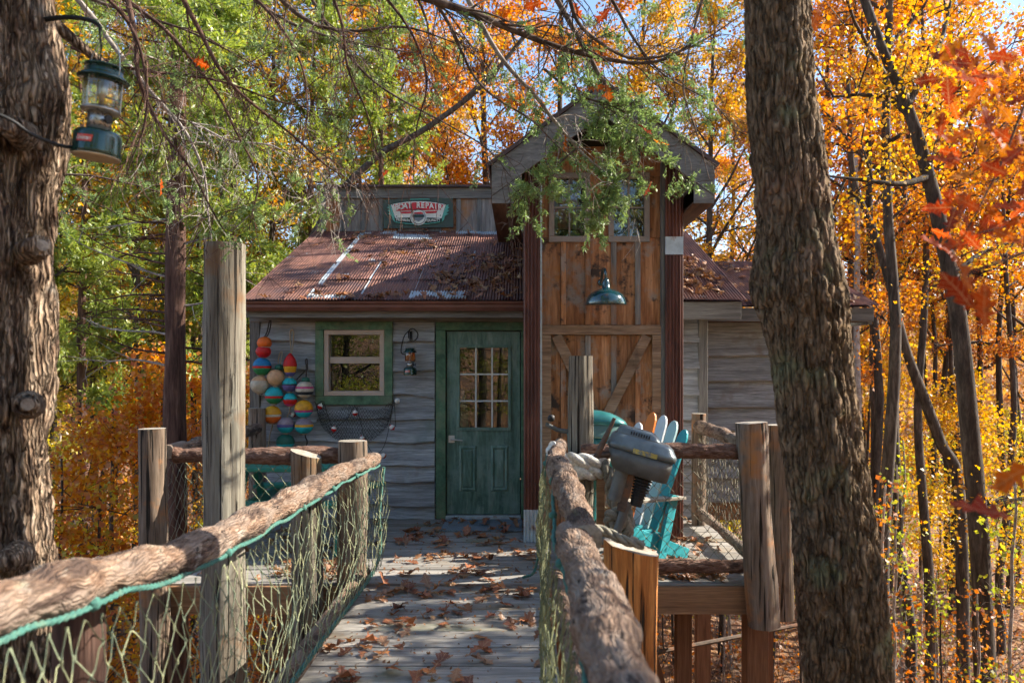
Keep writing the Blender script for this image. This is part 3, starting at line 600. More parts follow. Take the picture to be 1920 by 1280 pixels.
def corr_post(x0, x1, y0, y1, z0, z1, name, mat, parent):
    pts = []
    def edge(ax, ay, bx_, by):
        L = math.hypot(bx_-ax, by-ay); n = int(L/0.031*6)
        nxn, nyn = (by-ay)/L, -(bx_-ax)/L
        for i in range(n):
            t = i/n; o_ = 0.007*math.sin(t*L/0.031*2*math.pi)
            pts.append((ax+(bx_-ax)*t+nxn*o_, ay+(by-ay)*t+nyn*o_))
    edge(x0, y0, x1, y0); edge(x1, y0, x1, y1); edge(x1, y1, x0, y1); edge(x0, y1, x0, y0)
    n = len(pts); v = [(p[0], p[1], z0) for p in pts]+[(p[0], p[1], z1) for p in pts]
    return MB().add(v, [(i, (i+1) % n, n+(i+1) % n, n+i) for i in range(n)]+[tuple(range(n))[::-1], tuple(range(n, 2*n))]).build(name, mat, parent)
corr_post(tx(983), tx(1011), TF-0.10, TF+0.04, 0.30, 3.55, 'corner_post_sheet', rust_v, tower)
corr_post(tx(983), tx(1011), TF-0.103, TF+0.043, 0.0, 0.30, 'corner_post_sheet', zinc, tower)
corr_post(tx(1245), tx(1276), TF-0.10, TF+0.04, 0.02, tz(480), 'corner_post_sheet', rust_v, tower)
MB().box(tx(1244), tx(1277), TF-0.105, TF+0.05, tz(480), tz(447)).build('corner_post_cap', zinc, tower)
corr_post(tx(1245), tx(1276), TF-0.10, TF+0.04, tz(447), 3.55, 'corner_post_sheet', rust_v, tower)
# tower roof
def tower_roof_side(sgn):
    ex = -0.245 if sgn < 0 else 1.685
    a = Vector((ex, 0, EVZ)); p = Vector((pkx, 0, PKZ))
    nrm = Vector((-(p.z-a.z), 0, p.x-a.x)); nrm.normalize()
    if nrm.z < 0: nrm = -nrm
    th = 0.03; v = []
    for y in (RY0-0.03, RY1):
        for q in (a-(p-a).normalized()*0.03, p): v += [(q.x, y, q.z), (q.x+nrm.x*th, y, q.z+nrm.z*th)]
    MB().add(v, [(0, 2, 3, 1), (4, 5, 7, 6), (0, 1, 5, 4), (2, 6, 7, 3), (1, 3, 7, 5), (0, 4, 6, 2)]).build('tower_roof_sheet', roofedge, tower)
    # rake board
    d = (p-a).normalized(); o_ = -nrm
    v = []
    for y in (RY0, RY0+0.035):
        for q, k in ((a, 0.0), (p, 0.0), (p, 0.21), (a, 0.21)): v.append((q.x, y, q.z-0.004-k*1.25))
    MB().add(v, [(0, 1, 2, 3), (7, 6, 5, 4), (0, 4, 5, 1), (1, 5, 6, 2), (2, 6, 7, 3), (3, 7, 4, 0)]).build('rake_board', rakewood, tower)
    sx = TX0-0.02 if sgn < 0 else TX1+0.02
    zb = 3.03; zs = EVZ+abs(sx-ex)*slope-0.27
    poly = [(ex, EVZ-0.27), (sx, zs), (sx, zb), (ex, zb)]
    MB().prism(poly, RY0+0.008, RY0+0.03).build('eave_return', rakewood, tower)
    MB().box(min(ex, sx), max(ex, sx), RY0+0.031, 9.05, zb, zb+0.02).build('eave_soffit', soffitm, tower)
    MB().box(ex-0.006, ex+0.012, RY0+0.036, 9.05, zb+0.021, EVZ-0.01).build('eave_fascia', soffitm, tower)
    MB().add([(ex, RY0+0.036, EVZ-0.02), (pkx, RY0+0.036, PKZ-0.02), (pkx, TF, PKZ-0.02), (ex, TF, EVZ-0.02)], [(0, 3, 2, 1)]).build('rake_soffit', soffitm, tower)
tower_roof_side(-1); tower_roof_side(1)
# ------------------------------------------------------------------ right wing
WY, WEY, WEZ, WTY, WTZ = 9.4, 9.0, 2.32, 11.2, 3.09
wing = MB().box(1.97, 3.72, WY+0.03, 11.7, 0.02, 2.3).build('wing_wall', siding, cabin)
wr = [2.28, 2.02, 1.74, 1.44, 1.14, 0.86, 0.58, 0.30, 0.03]
for i in range(len(wr)-1): siding_board(1.98, 3.72, wr[i], wr[i+1], WY, wing, 0.008, 200+i)
MB().box(1.99, 2.08, WY-0.06, WY+0.02, 0.02, 2.25).build('corner_board', trimwood_v, wing)
def wzf(y): return WEZ+(WTZ-WEZ)*(y-WEY)/(WTY-WEY)
wroof = MB().add([(1.9, WEY+0.01, WEZ-0.03), (4.0, WEY+0.01, WEZ-0.03), (4.0, WTY, WTZ-0.03), (1.9, WTY, WTZ-0.03), (1.9, 12.0, 2.75), (4.0, 12.0, 2.75)], [(0, 1, 2, 3), (3, 2, 5, 4)]).build('wing_roof', roofedge, cabin)
for a, b in ((1.92, 2.6), (2.6, 3.3), (3.3, 4.02)): ob('roof_sheet', corrugated(a, b+0.015, WEY-0.05, WTY, wzf, [], [rust, zinc], lift=0.006 if a != 2.6 else 0.012, seed=int(a*10)), wroof)
MB().box(1.93, 4.0, WEY+0.0, WEY+0.045, 2.13, 2.28).build('fascia', trimwood, wing, bevel=0.004)
MB().box(3.955, 4.0, WEY+0.046, WTY, 2.10, 2.25).build('fascia', trimwood, wing)
MB().box(1.98, 3.95, WEY+0.046, WY-0.03, 2.135, 2.15).build('soffit', soffitm, wing)
for (x, y) in ((2.2, 9.6), (3.55, 9.6), (-2.6, 8.9), (-2.6, 11.5), (3.55, 11.5)):
    MB().box(x-0.08, x+0.08, y-0.08, y+0.08, float(gz(x, y))-0.3, 0.0).build('pier', pierwood, cabin)
MB().box(XL, XR+0.1, YW+0.12, 11.68, -0.35, -0.13).build('floor_frame', rimwood, cabin)
MB().box(1.97, 3.7, WY+0.05, 11.65, -0.2, 0.018).build('floor_frame', rimwood, cabin)

# ------------------------------------------------------------------ porch and footbridge
PY0, PX0, PX1 = 5.92, -2.62, 1.92
porch = thing('porch', 'plank porch in front of the cabin on square timber piers', 'porch')
y = PY0
while y < YW-0.12:
    a, b = PX0+random.uniform(-0.02, 0.01), PX1+random.uniform(-0.01, 0.03); z = random.uniform(-0.006, 0.003)
    if y > 7.2: 
        MB().box(a, b, y, y+0.134, z-0.036, z).build('deck_board', deckwood, porch, bevel=0.004)
    else: MB().box(a, b, y, y+0.134, z-0.036, z).build('deck_board', deckwood, porch, bevel=0.004)
    y += 0.143
for (a, b) in ((PX0, -1.18), (0.24, PX1)):
    MB().box(a, b, PY0-0.045, PY0-0.004, -0.215, -0.012).build('rim_board', rimwood, porch, bevel=0.004)
for x in (PX0+0.03, PX1-0.05): MB().box(x-0.02, x+0.02, PY0, YW-0.02, -0.24, -0.038).build('side_joist', rimwood, porch)
MB().box(PX0+0.1, PX1-0.1, 6.9, 6.98, -0.30, -0.038).build('cross_joist', rimwood, porch)
for (x, y, w_) in ((1.30, 6.35, 0.12), (1.80, 6.1, 0.165), (0.98, 6.35, 0.12), (-2.35, 6.2, 0.14), (-1.62, 6.2, 0.14), (0.4, 8.2, 0.12), (-2.2, 8.2, 0.12)):
    MB().box(x-w_/2, x+w_/2, y-w_/2, y+w_/2, float(gz(x, y))-0.4, -0.245 if y > 6.5 else -0.22).build('pier', pierwood, porch, bevel=0.006)
MB().tube([(1.0, 6.45, -0.72), (2.9, 7.4, -0.72)], 0.02, 8).build('brace_rod', rustiron, porch)
MB().beam((1.02, 6.35, -0.5), (1.32, 6.3, -1.6), 0.03, 0.05).build('brace_plank', pierwood, porch)
bridge = thing('footbridge', 'grey plank footbridge with fallen leaves leading to the green door', 'footbridge')
BX0, BX1 = -1.15, 0.19
y = 0.3
while y < PY0-0.15:
    a, b = BX0+random.uniform(-0.02, 0.015), BX1+random.uniform(-0.01, 0.03); z = random.uniform(-0.004, 0.002)
    MB().box(a, b, y, y+0.134, z-0.036, z).build('deck_board', deckwood, bridge, bevel=0.004); y += 0.1425
for x in (BX0+0.12, BX1-0.12): MB().box(x-0.03, x+0.03, 0.3, PY0-0.05, -0.26, -0.038).build('stringer', rimwood, bridge)
def logdisp(seed, k=0.10, fr=9):
    return lambda P, i: k*fbm(P*np.array([fr, fr*0.5, fr]), seed, 4) + 0.06*vnoise(P*2.3, seed+9)
def logdispz(seed, k=0.06, fr=14):
    return lambda P, i: k*fbm(P*np.array([fr, fr, fr*0.12]), seed, 3) + 0.05*vnoise(P*1.7, seed+9)
# bottom kerb logs
MB().tube([(-1.17, 0.8, 0.07), (-1.15, 2.5, 0.05), (-1.16, 4.3, 0.06), (-1.17, 5.95, 0.07)], 0.055, 14, cmi=1, disp=logdisp(31), sub=12).build('kerb_log', [railbark, cutend], bridge, smooth=True)
MB().tube([(0.27, 0.8, 0.06), (0.28, 3, 0.05), (0.27, 5.9, 0.06)], 0.05, 14, cmi=1, disp=logdisp(32), sub=18).build('kerb_log', [railbark, cutend], bridge, smooth=True)
# ------------------------------------------------------------------ rails, posts, nets of the bridge and porch
def raildisp(seed):
    def f(P, i):
        a = 0.19*fbm(P*np.array([4.5, 5.0, 4.5]), seed, 2)
        b = fbm(P*np.array([22, 9, 22]), seed+3, 3); c = fbm(P*np.array([60, 24, 60]), seed+5, 2)
        fl = np.clip(fbm(P*np.array([11, 7, 11]), seed+7, 2)*6, -1, 1)*0.035
        return a+0.075*b+0.05*c+fl*1.5
    return f
def log_thing(name, label, cat, pts, rad, mats, seed, n=28, sub=16, disp=None, group=None, dk=0.10):
    m = MB(); m.tube(pts, rad, int(n*1.6), cmi=1, disp=disp or raildisp(seed), sub=sub*3)
    return tag(m.build(name, mats, None, True), label, cat, group)
LRAIL = [(-1.16, 1.15, 1.12), (-1.15, 1.76, 1.07), (-1.15, 2.16, 1.03), (-1.15, 2.75, 0.958), (-1.155, 3.47, 0.938), (-1.15, 4.14, 0.935)]
LRAIL2 = [(-1.15, 4.10, 0.93), (-1.15, 5.1, 0.928), (-1.14, 5.75, 0.905), (-1.13, 6.22, 0.895)]
log_thing('rail_log', 'long bark-covered log handrail nearest the camera on the left of the bridge', 'log rail', LRAIL, [0.060, 0.060, 0.060, 0.061, 0.060, 0.058], [railbark, cutend], 1, 40, 22)
log_thing('rail_log', 'sunlit log handrail at the far left end of the bridge', 'log rail', LRAIL2, [0.062, 0.058, 0.054, 0.052], [railbark, cutend], 2, 30, 18)
RRAIL = [(0.19, 0.95, 0.97), (0.20, 1.57, 0.965), (0.215, 2.2, 0.955), (0.20, 2.85, 0.955), (0.19, 3.1, 0.955)]
log_thing('rail_log', 'thick bark log handrail in the foreground on the right of the bridge', 'log rail', RRAIL, [0.072, 0.072, 0.070, 0.066, 0.05], [railbark, cutend], 3, 40, 22)
log_thing('rail_log', 'middle log handrail on the right side of the bridge below the rope', 'log rail', [(0.245, 2.95, 0.955), (0.235, 3.5, 1.0), (0.225, 4.2, 1.04), (0.22, 4.5, 1.05)], [0.066, 0.066, 0.062, 0.06], [railbark, cutend], 4, 30, 18)
log_thing('rail_log', 'far log handrail on the right of the bridge ending at the roped post', 'log rail', [(0.20, 4.35, 1.03), (0.22, 5.0, 1.03), (0.27, 5.6, 1.03), (0.30, 5.9, 1.03)], [0.055, 0.055, 0.052, 0.05], [railbark, cutend], 5, 26, 16)
def post(name, label, x, y, z0, z1, r, mats, seed, lean=(0, 0), slant=(0, 0), n=40, flute=0.09, top=None):
    m = MB(); k = 26
    pts = [(x+lean[0]*t, y+lean[1]*t, z0+(z1-z0)*t) for t in np.linspace(0, 1, k)]
    m.tube(pts, [r*(1.05-0.1*t) for t in np.linspace(0, 1, k)], n, cmi=1, disp=logdispz(seed, flute))
    if slant != (0, 0):
        zt = z1
        for i, v in enumerate(m.v):
            if v[2] > zt-0.03: m.v[i] = (v[0], v[1], v[2]+slant[0]*(v[0]-x-lean[0])+slant[1]*(v[1]-y-lean[1]))
    return tag(m.build(name, mats, None, True), label, 'post')
def zy(py, Y): return CZ-(py-HY)*Y/F
post('log_post', 'tall cracked grey log post standing left of the bridge', -1.90, 5.05, -3.6, zy(458, 5.05), 0.132, [postwood, cutend], 11, (0.03, 0), flute=0.11)
post('log_post', 'brown log post at the left front corner of the porch', -2.60, 5.78, -3.6, zy(803, 5.78), 0.100, [postwood2, cutend], 12, (-0.07, 0))
post('log_post', 'slant-topped log post between two rails at the left of the bridge', -1.545, 5.76, -3.5, zy(850, 5.76), 0.112, [postwood, cutend], 13, (0, 0), (-0.30, 0))
post('log_post', 'white-topped round log post at the left end of the bridge rail', -1.235, 5.86, -3.5, zy(826, 5.86), 0.112, [postwood2, cutend], 14)
post('log_post', 'slim pale log post wrapped with thick mooring rope', 0.46, 6.0, -0.6, zy(667, 6.0), 0.095, [postwood, cutend], 15, flute=0.11)
post('log_post', 'orange split cedar post beside the near right handrail', 0.43, 3.3, -3.4, zy(1026, 3.3), 0.114, [orangepost, cutend], 16, (0.03, 0), (-0.25, 0), flute=0.13)
post('log_post', 'knotty peeled log post at the right front corner of the porch', 1.775, 5.80, zy(1172, 5.8), zy(792, 5.8), 0.112, [postwood2, cutend], 17, (-0.09, 0))
post('log_post', 'grey-brown log post close behind the right corner post', 2.10, 6.4, zy(1158, 6.4), zy(796, 6.4), 0.10, [postwood2, cutend], 18, (-0.02, 0))
post('log_post', 'short log post against the cabin at the right end of the porch', 1.83, 8.15, -0.3, zy(775, 8.15), 0.075, [postwood2, cutend], 19)
post('log_post', 'dark bark post behind the left corner of the porch', -2.72, 7.2, -3.4, 1.05, 0.085, [redcedarbark, cutend], 20)
post('log_post', 'brown post at the house end of the left porch rail', -2.72, 8.25, -0.3, zy(765, 8.25), 0.085, [postwood2, cutend], 21)
post('log_post', 'dark support post under the near left handrail', -1.30, 2.35, -3.4, 0.98, 0.075, [redcedarbark, greyend], 22)
GR = 'porch rails'
log_thing('rail_log', 'rough bark rail log along the left front of the porch', 'log rail', [(-2.55, 5.88, 0.955), (-2.0, 5.9, 0.95), (-1.25, 5.93, 0.955)], [0.06, 0.062, 0.058], [railbark_x, cutend], 41, 24, 20)
log_thing('rail_log', 'reddish bark rail log behind the outboard motor', 'log rail', [(0.45, 5.92, 0.985), (1.1, 5.90, 0.99), (1.72, 5.88, 0.985)], [0.05, 0.058, 0.056], [railbark_x, cutend], 42, 24, 20)
log_thing('rail_log', 'bark log lying low along the right front of the porch', 'log rail', [(0.42, 5.96, 0.13), (1.1, 5.96, 0.12), (1.78, 5.96, 0.125)], [0.05, 0.054, 0.05], [railbark_x, cutend], 43, 20, 16)
log_thing('rail_log', 'side rail log from the cabin to the right corner post', 'log rail', [(1.83, 8.2, 1.0), (1.80, 7.2, 1.01), (1.77, 5.95, 1.0)], [0.06, 0.06, 0.055], [railbark, cutend], 44, 22, 16)
log_thing('rail_log', 'low green-grey side log right of the porch floor', 'log rail', [(1.83, 8.2, 0.14), (1.84, 7.2, 0.12), (1.82, 5.95, 0.12)], [0.045, 0.045, 0.045], [railbark, cutend], 45, 18, 14)
log_thing('rail_log', 'side rail log along the left of the porch', 'log rail', [(-2.70, 8.25, 0.98), (-2.68, 7.2, 0.97), (-2.64, 5.95, 0.97)], [0.055, 0.055, 0.055], [railbark, cutend], 46, 20, 14)

def net(name, label, surf, nu, nv, r, mat, jit=0.012, group=None, seed=0, parent=None):
    rng = np.random.default_rng(seed); J = rng.normal(size=(nu+2, nv+1, 3))*jit; m = MB()
    def P(i, j):
        i = min(max(i, 0), nu); p = np.array(surf(i/nu, j/nv)); return p+J[i, j]*(1 if 0 < j < nv else 0.2)
    for i in range(0, nu+1, 2):
        for s in (1, -1):
            pts = [P(i+(s if j % 2 else 0), j) for j in range(nv+1)]
            Q = np.array(pts); mid1 = Q[:-1]*0.82+Q[1:]*0.18; mid2 = Q[:-1]*0.18+Q[1:]*0.82
            L3 = np.empty((3*len(Q)-2, 3)); L3[0::3] = Q; L3[1::3] = mid1; L3[2::3] = mid2
            L3[1:-1] += rng.normal(size=L3[1:-1].shape)*jit*0.35; rr_ = np.full(len(L3), r*0.8); rr_[0::3] = r*1.7
            m.tube(L3, rr_, 3, caps=False)
    o = m.build(name, mat, parent)
    return tag(o, label, 'net', group) if parent is None else o
def rail_at(path, y):
    ys = [p[1] for p in path]; return np.array([np.interp(y, ys, [p[k] for p in path]) for k in (0, 2)])
LR = LRAIL+LRAIL2[1:]
def left_net(u, v):
    y = 1.15+5.0*u; x, z = rail_at(LR, y); zt = z-0.070; sag = 0.10*math.sin(math.pi*v)*(0.6+0.4*math.sin(u*19))
    return (x+0.07+sag*0.6, y+0.04*math.sin(v*5+u*25), zt+(0.09-zt)*v)
net('rope_net', 'yellow-green rope net hanging from the left handrail of the bridge', left_net, 116, 13, 0.0024, netgreen, 0.006, None, 1)
RR = RRAIL+[(0.23, 4.2, 1.03), (0.22, 5.0, 1.03), (0.27, 5.9, 1.03)]
def right_net(u, v):
    y = 1.0+4.9*u; x, z = rail_at(RR, y); zt = z-0.075; sag = 0.05*math.sin(math.pi*v)
    return (x-0.075+0.03*v-sag, y, zt+(0.08-zt)*v)
net('rope_net', 'green rope net seen edge-on under the right handrail of the bridge', right_net, 116, 13, 0.0024, netolive, 0.006, None, 2)
net('rope_net', 'dark mesh net on the right front rail of the porch behind the motor', lambda u, v: (0.5+1.2*u, 5.93+0.02*math.sin(v*3), 0.95-0.78*v), 24, 14, 0.0028, netdark, 0.005, None, 3)
net('rope_net', 'dark mesh net on the right side rail of the porch', lambda u, v: (1.80, 8.1-2.1*u, 0.95-0.78*v), 40, 14, 0.0028, netdark, 0.006, None, 4)
net('rope_net', 'mesh net under the bark rail at the left front of the porch', lambda u, v: (-2.5+1.2*u, 5.95, 0.90-0.78*v), 24, 14, 0.0030, netgreen, 0.006, None, 5)
net('rope_net', 'mesh net on the left side rail of the porch', lambda u, v: (-2.66, 8.2-2.2*u, 0.92-0.78*v), 40, 14, 0.0028, netdark, 0.006, None, 6)
# green lashing ropes along the two handrails
def twisted(m, pts, rr, turns, n=6, sub=0, mi=0, strands=3):
    P, rad = resample(np.array([tuple(p) for p in pts], float), np.full(len(pts), rr), sub) if sub else (np.array([tuple(p) for p in pts], float), None)
    T = np.gradient(P, axis=0); T /= np.linalg.norm(T, axis=1)[:, None]+1e-9
    ref = np.array([0, 0, 1.0]) if abs(T[0, 2]) < 0.8 else np.array([0, 1.0, 0]); U = []
    u_ = np.cross(T[0], ref); u_ /= np.linalg.norm(u_)
    for t in T:
        u_ = u_-t*np.dot(u_, t); u_ /= np.linalg.norm(u_)+1e-9; U.append(u_)
    U = np.array(U); V = np.cross(T, U); L = np.concatenate([[0], np.cumsum(np.linalg.norm(np.diff(P, axis=0), axis=1))])
    for s in range(strands):
        a = 2*math.pi*(s/strands)+L*turns*2*math.pi
        Q = P+rr*0.52*(np.cos(a)[:, None]*U+np.sin(a)[:, None]*V); m.tube(Q, rr*0.56, n, mi=mi)
def lashing(path, off, loops, label, seed):
    rng = np.random.default_rng(seed); m = MB(); ys = np.linspace(path[0][1]+0.05, path[-1][1]-0.05, 60); pts = []
    for y in ys:
        x, z = rail_at(path, y); a = off+0.12*math.sin(y*9+seed); r_ = 0.068-0.002*(y-1); pts.append((x+r_*math.cos(a), y, z+r_*math.sin(a)-0.012*abs(math.sin(y*7))))
    twisted(m, pts, 0.0105, 22, 5, 3)
    for y in loops:
        x, z = rail_at(path, y); r_ = 0.071-0.002*(y-1); an = np.linspace(off-0.7, off+0.75, 12)
        a = off; m.lathe([(0.001, -0.022), (0.017, -0.012), (0.02, 0.0), (0.016, 0.012), (0.001, 0.02)], 8, (x+r_*math.cos(a), y, z+r_*math.sin(a)))
    return tag(m.build('lashing_rope', ropegreen, None, True), label, 'rope')
lashing(LR, R(-42), (2.05, 3.0, 4.05, 4.7, 5.35), 'teal-green rope laced along the left handrail holding the net', 1)
lashing(RR, R(205), (1.5, 2.1, 2.75, 3.5, 4.2, 5.0), 'teal-green rope laced along the right handrail of the bridge', 2)
m = MB(); twisted(m, [(-1.09, 1.2, 0.12), (-1.085, 2.5, 0.10), (-1.09, 4.2, 0.10), (-1.08, 6.0, 0.12), (-1.08, 6.12, 0.5), (-1.06, 6.2, 0.83)], 0.013, 20, 5, 30); tag(m.build('lashing_rope', ropegreen, None, True), 'green rope along the bottom edge of the left net', 'rope')
m = MB(); twisted(m, [(0.02, 5.97, 0.0+0.03), (0.12, 5.95, 0.12), (0.17, 5.93, 0.6), (0.20, 5.92, 0.98)], 0.011, 20, 5, 14); tag(m.build('lashing_rope', ropegreen, None, True), 'green rope down the end of the right net', 'rope')
# thick mooring rope round the slim post
def spiral(cx, cy, z0, z1, r, turns, a0, n): return [(cx+r*math.cos(a0+2*math.pi*turns*t), cy+r*math.sin(a0+2*math.pi*turns*t), z0+(z1-z0)*t) for t in np.linspace(0, 1, n)]
m = MB()
pts = [(0.24, 5.62, 1.03), (0.25, 5.74, 0.99), (0.27, 5.86, 0.94)]+spiral(0.46, 6.0, 0.93, 0.77, 0.160, 2.1, R(205), 44)
twisted(m, pts, 0.058, 3.5, 9, 3, 0)
mr = tag(m.build('mooring_rope', ropewhite, None, True), 'thick pale mooring rope coiled twice around the slim post', 'rope')
m = MB()
pts = [(0.60, 5.88, 0.90), (0.66, 5.84, 0.80), (0.67, 5.82, 0.68), (0.70, 5.80, 0.60), (0.77, 5.78, 0.55), (0.78, 5.76, 0.47), (0.70, 5.75, 0.45), (0.645, 5.76, 0.52), (0.70, 5.70, 0.56), (0.77, 5.72, 0.44), (0.745, 5.74, 0.36), (0.75, 5.75, 0.28)]
twisted(m, pts, 0.046, 4.0, 9, 10, 0)
tag(m.build('mooring_rope', ropegrey, None, True), 'knotted dark grey rope hanging below the outboard motor', 'rope')
m = MB(); twisted(m, [(0.27, 3.16, 0.965), (0.29, 3.22, 0.955), (0.35, 3.24, 0.935), (0.42, 3.22, 0.905), (0.50, 3.22, 0.885)], 0.02, 7, 7, 8)
tag(m.build('lashing_rope', ropegrey, None, True), 'frayed grey rope laid over the top of the orange post', 'rope')
tag(MB().box(0.565, 0.625, 5.86, 5.90, 0.28, 0.90).build('motor_board', rimwood, None, bevel=0.004), 'upright orange-brown board beside the roped post', 'board')

# ------------------------------------------------------------------ things on the cabin wall
def text_mesh(name, s, size, mat, loc, rot, parent, align='CENTER', ext=0.001, sx=1.0, shear=0.0, bold=0.0):
    c = bpy.data.curves.new(name, 'FONT'); c.body = s; c.size = size; c.align_x = align; c.align_y = 'CENTER'; c.extrude = ext; c.shear = shear; c.offset = bold; c.resolution_u = 4
    o = bpy.data.objects.new(name, c); COL.objects.link(o); dg = bpy.context.evaluated_depsgraph_get()
    me = bpy.data.meshes.new_from_object(o.evaluated_get(dg)); bpy.data.objects.remove(o)
    me.materials.clear(); me.materials.append(mat)
    q = ob(name, me, parent); q.location = loc; q.rotation_euler = rot; q.scale = (sx, 1, 1); return q

def lantern(name, label, S, glass, loc, rot=(0, 0, 0), lab_a=-0.5):
    t = thing(name, label, 'lantern', None, loc); t.rotation_euler = rot; s = S
    def la(nm, prof, mat, par=t, n=36): return MB().lathe([(r*s, z*s) for r, z in prof], n).build(nm, mat, par, True)
    la('base_ring', [(0.40, 0.0), (0.46, 0.005), (0.475, 0.03), (0.46, 0.05), (0.36, 0.045), (0.001, 0.05)], basecream)
    tank = la('tank', [(0.462, 0.03), (0.480, 0.05), (0.475, 0.12), (0.470, 0.42), (0.455, 0.50), (0.41, 0.555), (0.30, 0.585), (0.10, 0.60), (0.001, 0.60)], lanternGreen)
    la('collar', [(0.235, 0.59), (0.235, 0.97), (0.20, 0.98), (0.001, 0.98)], nickel)
    m = MB()
    for k in range(14):
        a = 2*math.pi*k/14
        for z in (0.68, 0.79, 0.90):
            c = Vector((0.237*s*math.cos(a+z), 0.237*s*math.sin(a+z), z*s)); d = Vector((-math.sin(a+z), math.cos(a+z), 0.9 if k % 2 else -0.9)).normalized()*0.032*s
            m.tube([c-d, c+d], 0.008*s, 4)
    m.build('collar_slots', blackm, t)
    la('frame_ring', [(0.20, 0.965), (0.37, 0.985), (0.385, 1.02), (0.37, 1.05), (0.36, 1.03), (0.20, 1.0)], nickel)
    la('globe', [(0.355, 1.04), (0.372, 1.08), (0.372, 1.66), (0.36, 1.70)], glass)
    la('burner', [(0.04, 0.98), (0.05, 1.3), (0.09, 1.35), (0.10, 1.6), (0.03, 1.66), (0.001, 1.66)], nickel)
    hood = la('hood', [(0.50, 1.66), (0.515, 1.68), (0.40, 1.78), (0.385, 1.80), (0.38, 1.86), (0.30, 1.88), (0.30, 1.92), (0.385, 1.93), (0.39, 1.96), (0.30, 1.99), (0.08, 2.02), (0.001, 2.03)], lanternGreen)
    for k in range(3):
        a = 2*math.pi*k/3+0.6; MB().tube([(0.38*s*math.cos(a), 0.38*s*math.sin(a), 1.02*s), (0.38*s*math.cos(a), 0.38*s*math.sin(a), 1.70*s)], 0.012*s, 6).build('guard_wire', nickel, t)
    MB().tube([(-0.41*s, 0, 1.72*s), (-0.43*s, 0, 1.95*s), (-0.30*s, 0, 2.40*s), (0.0, 0, 2.62*s), (0.30*s, 0, 2.40*s), (0.43*s, 0, 1.95*s), (0.41*s, 0, 1.72*s)], 0.012*s, 6, sub=5).build('bail_handle', nickel, t, True)
    kn = MB(); kn.tube([(0.23*s, -0.05*s, 0.78*s), (0.36*s, -0.12*s, 0.78*s)], 0.03*s, 8); kn.lathe([(0.001, -0.04*s), (0.09*s, -0.03*s), (0.09*s, 0.03*s), (0.001, 0.04*s)], 12, (0.39*s, -0.13*s, 0.78*s), M=Matrix.Rotation(R(90), 3, 'Y').to_4x4()); kn.build('valve_knob', blackm, t)
    # red label curved on the tank
    v = []; n_ = 10
    for i in range(n_+1):
        a = -math.pi/2+lab_a+(i/n_-0.5)*0.72; sh = 0.0
        for z in (0.24, 0.385): v.append((0.482*s*math.cos(a+(0.05 if z > 0.3 else 0)), 0.482*s*math.sin(a+(0.05 if z > 0.3 else 0)), z*s))
    lb = MB().add(v, [(2*i, 2*i+2, 2*i+3, 2*i+1) for i in range(n_)]).build('label', redlabel, tank)
    a = -math.pi/2+lab_a
    for i, ch in enumerate('Coleman'):
        b = a+(i-3)*0.085
        text_mesh('lettering', ch, 0.13*s, whiteprint, (0.487*s*math.cos(b), 0.487*s*math.sin(b), 0.312*s), (R(90), 0, b+math.pi/2), lb, ext=0.0005*s, shear=0.2)
    return t
LS = 0.160
hl = W(180, 297, 2.72)
lantern('camping_lantern', 'dark green camping lantern hanging from the large left tree trunk', LS, lanternGlass, hl, (R(-2), R(5), R(-20)), lab_a=0.25)
m = MB(); a = W(95, 34, 2.72); b = W(186, 48, 2.72)
m.tube([W(60, 40, 2.76), W(120, 33, 2.74), W(160, 36, 2.72), W(184, 46, 2.72), W(188, 56, 2.72)], [0.009, 0.009, 0.008, 0.007, 0.006], 8, sub=5)
m.tube([W(186, 54, 2.72), W(190, 90, 2.72), W(188, 118, 2.72)], 0.003, 6)
tag(m.build('hanger_bracket', blackiron, None, True), 'black iron bracket holding the lantern to the left tree', 'bracket')
m = MB(); m.tube([W(-40, 200, 2.45), W(20, 225, 2.5), W(60, 252, 2.55), W(110, 272, 2.64), W(140, 277, 2.7)], 0.006, 8, sub=5)
tag(m.build('power_cable', blackm, None, True), 'black cable looping from the left trunk to the hanging lantern', 'cable')
wl = W(769, 704, 8.38)
lantern('wall_lantern', 'small green lantern hung on the siding between window and door', 0.145, amberGlass, wl, (0, 0, 0), -0.35)
m = MB(); Yl = 8.43
hook = [W(766, 634, Yl), W(767, 620, Yl), W(774, 616, Yl-0.02), W(783, 624, Yl-0.04), W(782, 634, Yl-0.04), W(774, 640, Yl-0.04)]
m.tube(hook, 0.006, 8, sub=6); m.box(*(lambda p: (p.x-0.012, p.x+0.012, 8.455, 8.475, p.z-0.06, p.z+0.04))(W(770, 628, 8.46)))
m.tube([W(769, 618, Yl), W(758, 630, 8.40), W(752, 655, 8.38), W(754, 663, 8.38), W(760, 664, 8.38)], 0.006, 7, sub=5)
tag(m.build('wall_hook', blackiron, None, True), 'black iron hook and cord above the wall lantern', 'hook')

